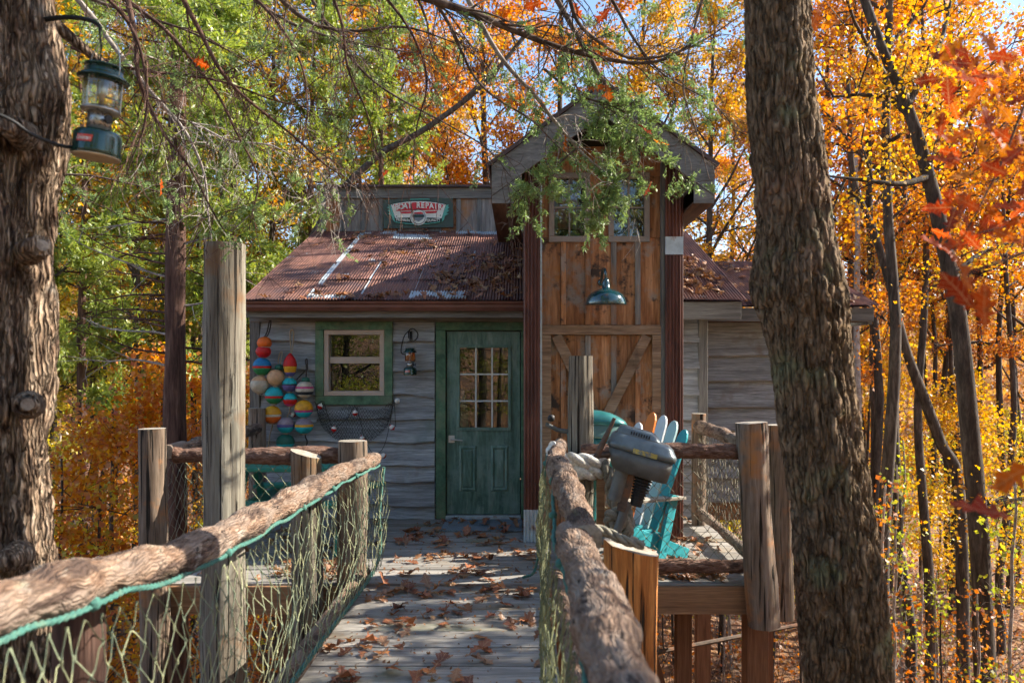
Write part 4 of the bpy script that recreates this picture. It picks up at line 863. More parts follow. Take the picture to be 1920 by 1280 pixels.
# sign
SY = TY-0.075; spx = SY and F/SY
def sg(px, py, dy=0.0): return (W(px, py, SY).x, SY-dy, W(px, py, SY).z)
sign = thing('shop_sign', 'boat repair sign in cream red and green on the roof parapet', 'sign', None, sg(782, 400))
sx0, sy0, sz0 = sg(782, 400)
def SP(px, py): p = sg(px, py); return (p[0]-sx0, p[2]-sz0)
def plate(name, poly, lvl, mat, par): return MB().prism([SP(*p) for p in poly], -0.006*lvl-0.004, -0.006*lvl+0.002).build(name, mat, par)
brd = MB().prism([SP(*p) for p in ((718, 374), (849, 371), (850, 426), (719, 428))], 0.004, 0.03).build('sign_board', signgreen, sign)
def arc(x0, x1, y0, yc, n=9, rev=False):
    pts = [(x0+(x1-x0)*i/n, y0+(yc-y0)*(1-(2*i/n-1)**2)) for i in range(n+1)]; return pts[::-1] if rev else pts
plate('dark_border', arc(730, 838, 383, 376)+arc(741, 826, 417, 421, rev=True), 1, signdark, sign)
plate('teal_line', arc(742, 825, 415.8, 420, rev=False)+arc(742, 825, 417, 421.2, rev=True), 2, signteal, sign)
plate('cream_panel', arc(733, 836, 384, 378)+arc(741.5, 828, 409.5, 408, rev=True), 2, signcream, sign)
plate('red_banner', arc(739, 832, 384.6, 379.8)+[(827, 394), (744, 396)], 3, signred, sign)
plate('teal_cap', [(768, 373.2), (805, 373), (806, 374.6), (768, 375)], 1.5, signteal, sign)
plate('red_stripe', [(750, 397.5), (774, 397), (771, 400.5), (753, 401)], 3, signred, sign); plate('red_stripe', [(797, 397), (820, 396), (818, 400), (799, 400.5)], 3, signred, sign)
def disc(px, py, r, n=24): return [(px+r*math.cos(2*math.pi*i/n), py-r*math.sin(2*math.pi*i/n)) for i in range(n)]
plate('emblem_ring', disc(785, 407.5, 15.5)[:17]+[(773, 416), (785, 421), (797, 416)][:0]+disc(785, 407.5, 15.5)[17:], 3, signcream, sign)
plate('emblem_rim', disc(785, 407.5, 13.6), 4, signgrey, sign)
plate('emblem_disc', disc(785, 407.5, 12.6), 5, signcream, sign)
plate('emblem_shield', [(775.5, 402.5), (795, 402.5), (795, 408.5), (793, 412), (785, 416.5), (777, 412), (775.5, 408.5)], 6, signgrey, sign)
plate('emblem_band', [(774, 404), (796.5, 404), (796.5, 408), (774, 408)], 7, signdark, sign)
plate('emblem_flag', [(777.5, 399.5), (790, 398.5), (794, 400.5), (794, 402.2), (777.5, 402.2)], 7, signred, sign)
for s_ in (-1, 1):
    c = 784.5; f = lambda a: c+s_*a
    plate('teal_scroll', [(f(57), 384), (f(52), 385), (f(45), 405), (f(44), 417), (f(48), 412), (f(50), 405), (f(57), 401), (f(52.5), 399), (f(58), 395), (f(54), 393), (f(58.5), 389), (f(55), 388)], 1.5, signteal, sign)
k = SY/F
for i, ch in enumerate('BOAT REPAIR'):
    tt = i/10.0; px = 744.5+tt*81; py = 389.6-3.6*(1-(2*tt-1)**2)
    p = SP(px, py); text_mesh('lettering', ch, 14.0*k, signcream, (p[0], -0.027, p[1]), (R(90), R(-(tt-0.5)*9), 0), sign, ext=0.001, bold=0.0035, sx=0.9)
for s_, px in (('PREMIUM', 756), ('QUALITY', 813)):
    p = SP(px, 413.2); text_mesh('lettering', s_, 6.2*k, signcream, (p[0], -0.02, p[1]), (R(90), R(4 if px < 780 else -4), 0), sign, ext=0.001, bold=0.0015)
for px, py in ((736, 384.5), (834, 383.5), (744, 406), (826, 404.5)):
    p = SP(px, py); MB().tube([(p[0], -0.022, p[1]), (p[0], -0.015, p[1])], 0.008, 10).build('bolt', rustiron, sign)

# barn lamp
LY = 7.05; lc = W(1136, 572, LY)
lamp = thing('barn_lamp', 'dark teal gooseneck barn lamp on the tower above the barn door', 'lamp', None, lc)
kk = LY/F
MB().lathe([(r*kk, z*kk) for r, z in ((38.5, 0), (39, 1), (36, 12), (33, 18.5), (25, 25), (15, 29), (8, 31), (7.5, 40), (6, 47), (4, 50), (0.01, 50))], 40).build('lamp_shade', lampteal, lamp, True)
MB().lathe([(r*kk, z*kk) for r, z in ((37.5, 0.3), (35, 11), (31, 17.5), (23, 24), (10, 28), (0.01, 29))], 40).build('shade_lining', lampwhite, lamp, True)
MB().tube([(0, 0, 49*kk), (-0.005, 0.0, 62*kk), (-0.008, 0.06, 70*kk), (-0.01, 0.16, 70*kk), (-0.01, 0.26, 58*kk), (-0.01, 0.33, 50*kk)], 0.013, 10, sub=6).build('gooseneck', lampteal, lamp, True)
MB().lathe([(0.03, -0.012), (0.032, 0.0), (0.02, 0.012), (0.001, 0.014)], 16, (-0.01, 0.335, 50*kk), M=Matrix.Rotation(R(90), 3, 'X').to_4x4()).build('wall_plate', lampteal, lamp, True)

# buoys
BY = 8.36; bk = BY/F
cols = {}
def bcol(c, nm):
    if nm not in cols:
        g_ = sum(c)/3; c = tuple(max(0.008, 0.9*(1.12*x-0.12*g_)) for x in c); cols[nm] = paint(nm+'_buoy_paint', c, 0.55, 0, (tuple(0.55*x+0.10 for x in c), 22, 0.64, 0.74), 0.16, 0.15, 16)
    return cols[nm]
RED, ORG, YEL, GRN, BLU, TUR, CRM, PUR, PNK, BLK, GRY, DGR = [bcol(c, n) for c, n in (((0.55, 0.03, 0.02), 'red'), ((0.72, 0.16, 0.03), 'orange'), ((0.72, 0.36, 0.03), 'yellow'), ((0.03, 0.22, 0.08), 'green'), ((0.03, 0.20, 0.42), 'blue'), ((0.04, 0.40, 0.42), 'turquoise'), ((0.58, 0.50, 0.38), 'cream'), ((0.13, 0.10, 0.24), 'purple'), ((0.55, 0.08, 0.20), 'pink'), ((0.02, 0.025, 0.03), 'black'), ((0.30, 0.24, 0.26), 'grey'), ((0.02, 0.12, 0.08), 'dark_green'))]
speck = bcol((0.55, 0.48, 0.37), 'speckled'); mott = bcol((0.60, 0.36, 0.20), 'mottled')
def buoy(px, py, r, bands, label, ell=1.0, squash=1.0, cap=None, dy=0.0):
    c = W(px, py, BY); t = thing('buoy', label, 'buoy', 'painted buoys on the cabin wall', (c.x, BY-0.02+dy, c.z)); rr = r*bk
    edges = [1.0]+[b[1] for b in bands]
    for i, (mat, lo) in enumerate(bands):
        hi = edges[i]; n_ = max(4, int((hi-lo)*12)); prof = []
        for q in range(n_+1):
            z = lo+(hi-lo)*q/n_; rad = math.sqrt(max(0, 1-z*z)) if ell == 1 else (math.sqrt(max(0, 1-z*z)) if z < 0 else math.cos(z*math.pi/2)**0.8)
            prof.append((max(rad*rr, 0.0005), z*rr*ell*squash))
        lay = 0.0
        o = MB().lathe(prof, 24).build('painted_band' if i else 'painted_top', mat, t, True)
    MB().lathe([(0.30*rr, -1.08*rr*ell*squash), (0.34*rr, -0.97*rr*ell*squash), (0.30*rr, -0.9*rr*ell*squash)], 12).build('collar', cap or twine, t)
    return t
B = [(497, 643, 13.5, [(ORG, -0.6), (CRM, -1)], 'speckled orange buoy at the top of the far left string', 1, 0.9),
     (495, 659, 14, [(RED, -1)], 'plain red buoy under the speckled orange one', 1, 0.85),
     (492.5, 687, 17, [(BLU, 0.06), (RED, -0.18), (GRN, -1)], 'blue and green buoy with a red stripe', 1, 1),
     (488, 721, 17, [(mott, 0.45), (speck, -1)], 'cream buoy with dark speckles at the left corner of the cabin', 1, 1),
     (518, 708, 16, [(mott, -1)], 'mottled tan and orange buoy', 1, 1),
     (515, 741, 16.7, [(TUR, -0.05), (RED, -0.3), (GRN, -1)], 'turquoise over dark green buoy with a red stripe', 1, 1),
     (511.5, 777, 17, [(YEL, 0.05), (CRM, -0.2), (ORG, -1)], 'yellow white and orange buoy low on the wall', 1, 1),
     (545, 684, 12.3, [(RED, -0.12), (YEL, -0.62), (PUR, -1)], 'bullet-shaped red and yellow buoy', 1.85, 1),
     (544, 721, 13.6, [(TUR, 0.1), (BLK, -0.05), (PUR, -1)], 'turquoise and purple buoy with a black stripe', 1, 1),
     (545, 749, 13, [(TUR, 0.05), (RED, -0.6), (PNK, -1)], 'small turquoise and red buoy', 1, 1),
     (537, 797, 16, [(GRY, 0.15), (PUR, -0.2), (TUR, -1)], 'grey purple and turquoise buoy', 1, 0.95),
     (536, 828, 17, [(DGR, -0.2), (TUR, -1)], 'dark green and teal buoy at the bottom of its string', 1, 0.9),
     (572, 730, 16.8, [(CRM, 0.35), (PNK, 0.12), (CRM, -0.25), (BLK, -0.6), (CRM, -1)], 'white buoy with pink and black stripes', 1, 0.95),
     (570.5, 766, 17, [(YEL, -0.12), (PNK, -0.35), (TUR, -1)], 'yellow over turquoise buoy with a pink stripe', 1, 1),
     (571, 798, 17, [(GRY, 0.2), (YEL, -0.1), (TUR, -1)], 'grey yellow and teal striped buoy', 1, 0.88)]
for b in B: buoy(*b[:4], b[4], b[5], b[6])
def bl(*pts): return [W(px, py, BY+dy) for px, py, dy in pts]
for label, mat, paths in (
    ('dark rope loop of the far left buoy string', darktwine, [bl((492, 636, 0.02), (500, 624, 0.05), (505, 603, 0.07), (508, 604, 0.07), (504, 624, 0.06), (497, 634, 0.02)), bl((495, 672, 0), (494, 690, 0), (490, 740, 0))]),
    ('tan rope loop above the mottled buoy', twine, [bl((523, 692, 0.02), (522, 675, 0.06), (526, 660, 0.07), (529, 664, 0.07), (524, 690, 0.02)), bl((517, 722, 0), (514, 760, 0), (511, 795, 0), (506, 815, 0.05), (503, 840, 0.06))]),
    ('tan rope loop above the bullet-shaped buoy', twine, [bl((546, 663, 0.02), (545, 648, 0.06), (544, 622, 0.07), (550, 620, 0.07), (550, 640, 0.06), (547, 662, 0.02)), bl((545, 735, 0), (544, 765, 0), (537, 785, 0.0))]),
    ('dark rope loop above the white striped buoy', darktwine, [bl((573, 712, 0.02), (575, 694, 0.06), (573, 676, 0.07), (576, 674, 0.07), (576, 692, 0.07), (573, 694, 0.06), (556, 712, 0.06)), bl((571, 782, 0), (572, 815, 0), (576, 828, 0.06), (572, 842, 0.06))])):
    m = MB()
    for p in paths: m.tube(p, 0.007, 7, sub=6)
    tag(m.build('buoy_rope', mat, None, True), label, 'rope')
for px, py in ((523, 688), (573, 712)):
    c = W(px, py, BY); tag(MB().lathe([(0.02, -0.03), (0.045, -0.02), (0.04, 0.015), (0.015, 0.03), (0.001, 0.03)], 14, c).build('float', DGR, None, True), 'small dark green float above the mottled buoy' if px < 550 else 'small dark green float above the white striped buoy', 'float', 'painted buoys on the cabin wall')
# draped net with bobbers
NY = YW-0.075
def wallnet(u, v):
    px = 590+150*u; top = 752+(18*math.sin(math.pi*min(u/0.45, 1)) if u < 0.45 else 16*math.sin(math.pi*(u-0.45)/0.55))+(-3 if u > 0.9 else 0)
    bot = 792+42*math.sin(math.pi*u)**0.7; py = top+(bot-top)*v; p = W(px+(0.5-u)*22*v, py, NY-0.012*math.sin(u*22+v*3)); return (p.x, p.y, p.z)
net('fishing_net', 'dark fine fishing net draped on the siding below the window', wallnet, 54, 16, 0.0026, netgrey, 0.003, None, 9)
m = MB(); wp = [W(x, y_, NY-0.02) for x, y_ in ((594, 760), (606, 752), (615, 780), (626, 800), (650, 785), (666, 762), (676, 790), (684, 822), (700, 850), (718, 840), (730, 800), (738, 750), (742, 800))]
m.tube(wp, 0.0035, 6, sub=5); tag(m.build('bobber_line', darktwine, None, True), 'dark line strung with bobbers over the fishing net', 'line')
for i, (px, py, lb_) in enumerate(((600, 762, 'red and white bobber at the left end of the fishing net'), (626, 804, 'red and white bobber low on the left of the fishing net'), (666, 774, 'red and white bobber at the middle of the net'), (679, 822, 'pale bobber just above the sunlit post'), (745, 751, 'red bobber at the top right corner of the net'), (735, 801, 'red and white bobber at the right of the net'), (719, 854, 'red and white bobber below the net beside the rail end'), (549, 777, 'small red bobber among the buoys'))):
    c = W(px, py, NY-0.05); r_ = 0.029; t = thing('bobber', lb_, 'bobber', 'bobbers on the cabin wall', c); t.rotation_euler = (R(-15+i*9), R(20-i*11), 0)
    if i == 4: t.rotation_euler = (R(80), 0, 0)
    MB().lathe([(0.0005, -r_)]+[(r_*math.cos(a), r_*math.sin(a)) for a in np.linspace(-1.3, 0, 6)], 16).build('lower_half', RED, t, True)
    MB().lathe([(r_*math.cos(a), r_*math.sin(a)) for a in np.linspace(0, 1.3, 6)]+[(0.0005, r_)], 16).build('upper_half', whiteprint, t, True)
    MB().tube([(0, 0, -r_*1.35), (0, 0, r_*1.35)], 0.005, 6).build('stem', RED if i % 2 else whiteprint, t)
# doormat
tag(MB().box(-0.78, 0.02, 7.78, 8.36, 0.004, 0.018).build('doormat', matm, None, bevel=0.004), 'blue-grey doormat in front of the green door', 'doormat')

# ------------------------------------------------------------------ picnic table
pt = thing('picnic_table', 'green painted picnic table behind the left porch rail', 'table', None, (-2.0, 7.25, 0))
for i in range(4): MB().box(-0.62, 0.62, -0.28+i*0.145, -0.28+i*0.145+0.138, 0.69, 0.725).build('table_plank', tablegreen, pt, bevel=0.006)
for y_ in (-0.62, 0.50):
    for i in range(1): MB().box(-0.60, 0.66, y_, y_+0.2, 0.43, 0.465).build('bench_plank', tablegreen, pt, bevel=0.006)
for x_q in (-0.45, 0.45):
    MB().beam((x_q, -0.5, 0.0), (x_q, -0.15, 0.69), 0.04, 0.09).build('leg', tablegreen, pt); MB().beam((x_q, 0.5, 0.0), (x_q, 0.15, 0.69), 0.04, 0.09).build('leg', tablegreen, pt)
    MB().box(x_q+0.021, x_q+0.06, -0.6, 0.68, 0.34, 0.428).build('cross_brace', tablegreen, pt)

# ------------------------------------------------------------------ adirondack chair
fd = Vector((-0.82, -0.57)); ch = thing('adirondack_chair', 'turquoise wooden armchair with orange and white back slats on the porch', 'chair', None, (0.86, 6.62, 0.005), math.atan2(fd.y, fd.x))
for s_ in (1, -1):
    y_ = 0.27*s_
    MB().beam((0.33, y_, 0.36), (-0.46, y_, 0.035), 0.035, 0.11).build('side_rail', teal, ch, bevel=0.004)
    MB().beam((0.30, y_+0.04*s_, 0.0), (0.26, y_+0.04*s_, 0.53), 0.035, 0.10, up=(1, 0, 0)).build('front_leg', teal, ch, bevel=0.004)
    MB().beam((-0.10, y_+0.042*s_, 0.0), (-0.27, y_+0.042*s_, 0.56), 0.035, 0.085, up=(1, 0, 0)).build('rear_leg', teal, ch, bevel=0.004)
    MB().beam((0.40, y_+0.03*s_, 0.555), (-0.36, y_+0.03*s_, 0.53), 0.13, 0.024).build('armrest', cutend if s_ > 0 else teal, ch, bevel=0.004)
MB().beam((0.335, -0.25, 0.33), (0.335, 0.25, 0.33), 0.03, 0.14).build('apron', teal, ch, bevel=0.004)
for i in range(5):
    x_q = 0.30-i*0.105; MB().beam((x_q, -0.28, 0.415-i*0.043), (x_q, 0.28, 0.415-i*0.043), 0.095, 0.022).build('seat_slat', teal, ch, bevel=0.003)
MB().beam((-0.27, -0.30, 0.50), (-0.27, 0.30, 0.50), 0.03, 0.08).build('back_brace', teal, ch)
for i, (mt, hh) in enumerate(((slatwhite, 0.93), (slatorange, 1.03), (slatwhite, 1.01), (slatpale, 0.97), (teal, 0.90))):
    yb = (i-2)*0.10; yt = (i-2)*0.14; w0, w1 = 0.042, 0.055; d = Vector((-0.36, 0, 1)).normalized()
    outl = [(-w0, 0), (w0, 0), (w1, hh-0.10)]+[(w1*math.cos(a), hh-0.10+0.10*math.sin(a)) for a in np.linspace(0.3, math.pi-0.3, 7)]+[(-w1, hh-0.10)]
    vv = []
    for off in (0, 0.02):
        for a, h in outl:
            t_ = h/hh; c = Vector((-0.12, yb+(yt-yb)*t_+a, 0.24))+d*h; vv.append((c.x-off*0.94, c.y, c.z-off*0.34))
    n_ = len(outl)
    MB().add(vv, [tuple(range(n_)), tuple(range(2*n_-1, n_-1, -1))]+[(k_, k_+n_, (k_+1) % n_+n_, (k_+1) % n_) for k_ in range(n_)]).build('back_slat', mt, ch)

# ------------------------------------------------------------------ outboard motors
def loft(rings, n=44, e=4.2):
    v = []; f = []
    for (z, ax, ay, cx) in rings:
        for j in range(n):
            a = 2*math.pi*j/n; c, s = math.cos(a), math.sin(a)
            v.append((cx+ax*math.copysign(abs(c)**(2/e), c), ay*math.copysign(abs(s)**(2/e), s), z))
    for i in range(len(rings)-1):
        for j in range(n): f.append((i*n+j, i*n+(j+1) % n, (i+1)*n+(j+1) % n, (i+1)*n+j))
    f += [tuple(range(n))[::-1], tuple((len(rings)-1)*n+j for j in range(n))]
    return MB().add(v, f)
om = thing('outboard_motor', 'small grey-blue outboard motor with yellow decal on the porch rail', 'motor', None, (0.845, 5.58, 1.0)); om.rotation_euler = (0, R(15), R(-8))
loft([(-0.150, 0.17, 0.09, 0.05), (-0.14, 0.195, 0.11, 0.03), (-0.06, 0.222, 0.12, 0.01), (0.0, 0.230, 0.125, 0.0)]).build('lower_tray', motortray, om, True)
sh = loft([(0.004, 0.243, 0.130, 0.0), (0.03, 0.248, 0.132, 0.0), (0.045, 0.242, 0.130, 0.0), (0.05, 0.236, 0.126, -0.0), (0.085, 0.222, 0.117, -0.01), (0.108, 0.195, 0.10, -0.02), (0.118, 0.15, 0.08, -0.04)]).build('cowl', motorgrey, om, True)
cp = loft([(0.105, 0.155, 0.092, -0.045), (0.118, 0.158, 0.092, -0.045), (0.155, 0.130, 0.075, -0.060), (0.165, 0.11, 0.06, -0.065)], e=5).build('vent_cap', motorgrey, om)
for i in range(8): MB().box(-0.105+i*0.018, -0.097+i*0.018, -0.094, -0.08, 0.122, 0.144).build('vent_slot', blackm, cp)
v = []
for i in range(13):
    a = i/12; x_q = -0.06+a*0.17
    for z in (0.006+0.018*math.sin(a*math.pi)*0-0.0, 0.038): v.append((x_q, -0.1345+0.012*(abs(x_q)/0.2)**3, z+0.0-0.0))
MB().add(v, [(2*i, 2*i+2, 2*i+3, 2*i+1) for i in range(12)]).build('yellow_decal', yellowdecal, sh)
MB().tube([(-0.29, -0.09, -0.10), (-0.275, -0.09, 0.0), (-0.245, -0.09, 0.16), (-0.24, -0.09, 0.20)], [0.024, 0.021, 0.013, 0.012], 12).build('tiller_rod', rustiron, om, True)
MB().tube([(-0.29, -0.08, -0.085), (-0.20, -0.06, -0.05)], 0.022, 10).build('tiller_joint', rustiron, om, True)
MB().tube([(-0.09, -0.02, -0.13), (-0.09, -0.02, -0.36)], [0.055, 0.05], 16).build('swivel_tube', motortray, om, True)
MB().box(-0.06, 0.0, -0.05, 0.06, -0.42, -0.125).build('clamp_bracket', rustiron, om, bevel=0.006)
m = MB()
for i in range(9): m.lathe([(0.04, -0.006), (0.072-i*0.003, -0.004), (0.072-i*0.003, 0.004), (0.04, 0.006)], 16, (0.06, 0.0, -0.15-i*0.021))
m.tube([(0.06, 0, -0.13), (0.06, 0, -0.36)], 0.042, 12); m.build('cooling_fins', blackm, om)
MB().tube([(0.0, 0, -0.35), (-0.02, 0, -0.62)], [0.035, 0.03], 12).build('leg_shaft', motortray, om, True)
MB().lathe([(0.001, -0.11), (0.03, -0.08), (0.04, 0.0), (0.03, 0.07), (0.001, 0.11)], 14, (-0.02, 0, -0.66), M=Matrix.Rotation(R(90), 3, 'Y').to_4x4()).build('gearcase', motortray, om, True)
for k in range(3):
    a = k*2.1; MB().beam((0.10, 0, -0.66), (0.11, 0.09*math.sin(a), -0.66+0.09*math.cos(a)), 0.012, 0.05).build('propeller_blade', steel, om, bevel=0.003)
o2 = thing('outboard_motor', 'large teal outboard motor half hidden behind the roped post', 'motor', None, (0.60, 6.35, 1.02)); o2.rotation_euler = (0, R(4), R(-6))
loft([(-0.26, 0.16, 0.12, 0.02), (-0.24, 0.20, 0.13, 0.02), (-0.06, 0.235, 0.145, 0.02), (0.03, 0.245, 0.15, 0.02)], e=3.4).build('lower_cowl', motorteal, o2, True)
loft([(0.036, 0.25, 0.154, 0.02), (0.05, 0.25, 0.154, 0.02), (0.055, 0.243, 0.148, 0.02), (0.14, 0.235, 0.142, 0.01)], e=3.4).build('cowl_band', motorband, o2, True)
loft([(0.142, 0.238, 0.146, 0.01), (0.175, 0.225, 0.140, 0.0), (0.205, 0.195, 0.12, -0.02), (0.232, 0.14, 0.09, -0.04), (0.243, 0.08, 0.06, -0.05)], e=3.2).build('top_cowl', motorteal, o2, True)
MB().tube([(-0.20, -0.06, 0.06), (-0.30, -0.07, 0.07), (-0.40, -0.07, 0.11)], [0.02, 0.018, 0.016], 10).build('tiller_arm', motortray, o2, True)
MB().lathe([(0.001, -0.03), (0.026, -0.02), (0.03, 0.0), (0.026, 0.02), (0.001, 0.03)], 12, (-0.36, -0.07, 0.16)).build('knob', blackm, o2, True)
MB().tube([(0.0, 0, -0.25), (0.0, 0, -0.95)], [0.07, 0.05], 14).build('leg_shaft', motorteal, o2, True)
MB().box(-0.10, -0.06, -0.09, 0.09, -0.5, -0.2).build('clamp_bracket', rustiron, o2, bevel=0.006)
# ------------------------------------------------------------------ near trunks
def trunk_mesh(keys, n, m_, disp):
    K = np.array(keys, float); z = np.linspace(K[0, 2], K[-1, 2], m_)
    P = np.stack([np.interp(z, K[:, 2], K[:, 0]), np.interp(z, K[:, 2], K[:, 1]), z], -1); rad = np.interp(z, K[:, 2], K[:, 3])
    ker = np.ones(9)/9
    for c in (0, 1): P[4:-4, c] = np.convolve(P[:, c], ker, 'same')[4:-4]
    rad[4:-4] = np.convolve(rad, ker, 'same')[4:-4]
    a = np.arange(n)*2*math.pi/n
    ring = np.stack([np.cos(a), np.sin(a), a*0], -1)
    Q = P[:, None]+ring[None]*rad[:, None, None]
    rr = rad[:, None]*(1+disp(a[None, :]+0*z[:, None], z[:, None]+0*a[None, :], Q))
    V = P[:, None]+ring[None]*rr[..., None]; I = np.arange(m_*n).reshape(m_, n)
    Fc = np.stack([I[:-1], np.roll(I, -1, 1)[:-1], np.roll(I, -1, 1)[1:], I[1:]], -1).reshape(-1, 4)
    return V.reshape(-1, 3), Fc
def cedar_disp(a, z, Q):
    tw = a+z*0.22
    P = np.stack([np.cos(tw)*2.2, np.sin(tw)*2.2, z*0.5], -1); b = fbm(P, 4, 3)*0.11+0.06*fbm(Q*np.array([3.5, 3.5, 3.0]), 5, 2)
    P = np.stack([np.cos(tw)*7+0.4*fbm(Q*3, 8, 2), np.sin(tw)*7, z*2.6], -1); s = np.abs(fbm(P, 6, 4))
    P2 = np.stack([np.cos(tw)*26, np.sin(tw)*26, z*9], -1)
    burl = 0
    for (bx_, by_, bz_, w_, h_) in ((-1.70, 2.63, 2.05, 0.09, 0.12), (-1.74, 2.60, 1.47, 0.09, 0.12), (-1.78, 2.58, 2.44, 0.09, 0.14), (-1.68, 2.75, 2.52, 0.10, 0.12), (-1.69, 2.7, 0.9, 0.10, 0.06)):
        burl = burl+h_*np.exp(-((Q[..., 0]-bx_)**2+(Q[..., 1]-by_)**2+((Q[..., 2]-bz_)*0.8)**2)/(2*w_*w_*0.5))
    return b*1.4+burl-0.22*np.clip(0.42-s, 0, 1)+0.055*fbm(P2, 9, 3)
def oak_disp(a, z, Q):
    P = np.stack([np.cos(a)*1.6, np.sin(a)*1.6, z*1.6], -1); b = fbm(P, 14, 3)*0.05
    w = 0.35*fbm(Q*7, 18, 2)
    P = np.stack([np.cos(a)*7.5+w*1.4, np.sin(a)*7.5+w, z*11+w], -1); s = np.abs(vnoise(P, 16)); s2 = np.abs(vnoise(P*np.array([2, 2, 1.7])+9, 17))
    return b-0.13*np.clip(0.30-s, 0, 1)/0.30-0.07*np.clip(0.25-s2, 0, 1)/0.25+0.03*fbm(Q*60, 19, 2)
TL = 2.78
lx = -1.89
keys = [(lx, TL, -4, 0.40), (lx, TL, -1, 0.31), (lx, TL, 0.0, 0.265), (lx, TL, 0.35, 0.235), (lx, TL, 1.0, 0.225), (lx, TL, 1.6, 0.215), (lx, TL, 2.2, 0.215), (lx, TL, 2.45, 0.245), (lx, TL, 2.6, 0.235), (lx, TL, 2.8, 0.21), (lx+0.03, TL, 4, 0.19), (lx+0.05, TL+0.1, 6, 0.14), (lx+0.1, TL+0.1, 9, 0.04)]
V_, F_ = trunk_mesh(keys, 200, 700, cedar_disp)
left_tree = thing('cedar_tree', 'large shaggy-barked trunk at the left edge with lantern hanging from it', 'tree', None, (0, 0, 0))
ltrunk = ob('trunk', mesh_np('trunk', V_, F_, cedarbark, smooth=True), left_tree)
def stub(px, py, Y, d, L, r, parent, mats, seed):
    c = W(px, py, Y); d = Vector(d).normalized(); pts = [c-d*0.10, c, c+d*L*0.5, c+d*L]
    m = MB(); m.tube(pts, [r*2.2, r*1.7, r*1.15, r*0.85], 20, cmi=1, disp=logdispz(seed, 0.07, 9), sub=5); m.build('branch_stub', mats, parent, True)
stub(76, 462, TL-0.15, (0.75, -0.6, 0.1), 0.018, 0.021, ltrunk, [cedarbark, greyend], 1)
stub(52, 758, TL-0.19, (0.5, -0.85, 0.05), 0.022, 0.023, ltrunk, [cedarbark, greyend], 2)
stub(22, 238, TL-0.20, (0.2, -0.95, 0.0), 0.03, 0.022, ltrunk, [cedarbark, cedarbark], 3)
stub(8, 1052, TL-0.20, (0.1, -0.95, 0.0), 0.02, 0.022, ltrunk, [cedarbark, cedarbark], 4)
stub(96, 40, TL+0.22, (0.72, 0.25, -0.62), 0.30, 0.017, ltrunk, [cedarbark, cutend], 5)
TR = 3.25; s_ = TR/F
prof = [(1280, 1510, 1672), (1150, 1498, 1660), (1060, 1490, 1652), (950, 1484, 1634), (850, 1466, 1618), (700, 1450, 1596), (620, 1438, 1590), (570, 1415, 1591), (535, 1408, 1585), (500, 1414, 1575), (430, 1424, 1560), (300, 1408, 1545), (170, 1398, 1526), (0, 1395, 1516)]
keys = [(1.55, TR, -4.5, 0.30), (1.48, TR, -1.0, 0.20)]+[((((a+b)/2)-CX)*s_, TR, CZ-(y_-HY)*s_, (b-a)/2*s_) for y_, a, b in prof]+[(1.00, TR, 4.5, 0.125), (0.95, TR+0.1, 8.0, 0.10), (0.9, TR+0.1, 14, 0.03)]
V_, F_ = trunk_mesh(keys, 190, 900, oak_disp)
right_tree = thing('oak_tree', 'thick leaning oak trunk in front of the right side of the cabin', 'tree', None, (0, 0, 0))
ob('trunk', mesh_np('trunk', V_, F_, oakbark, smooth=True), right_tree)

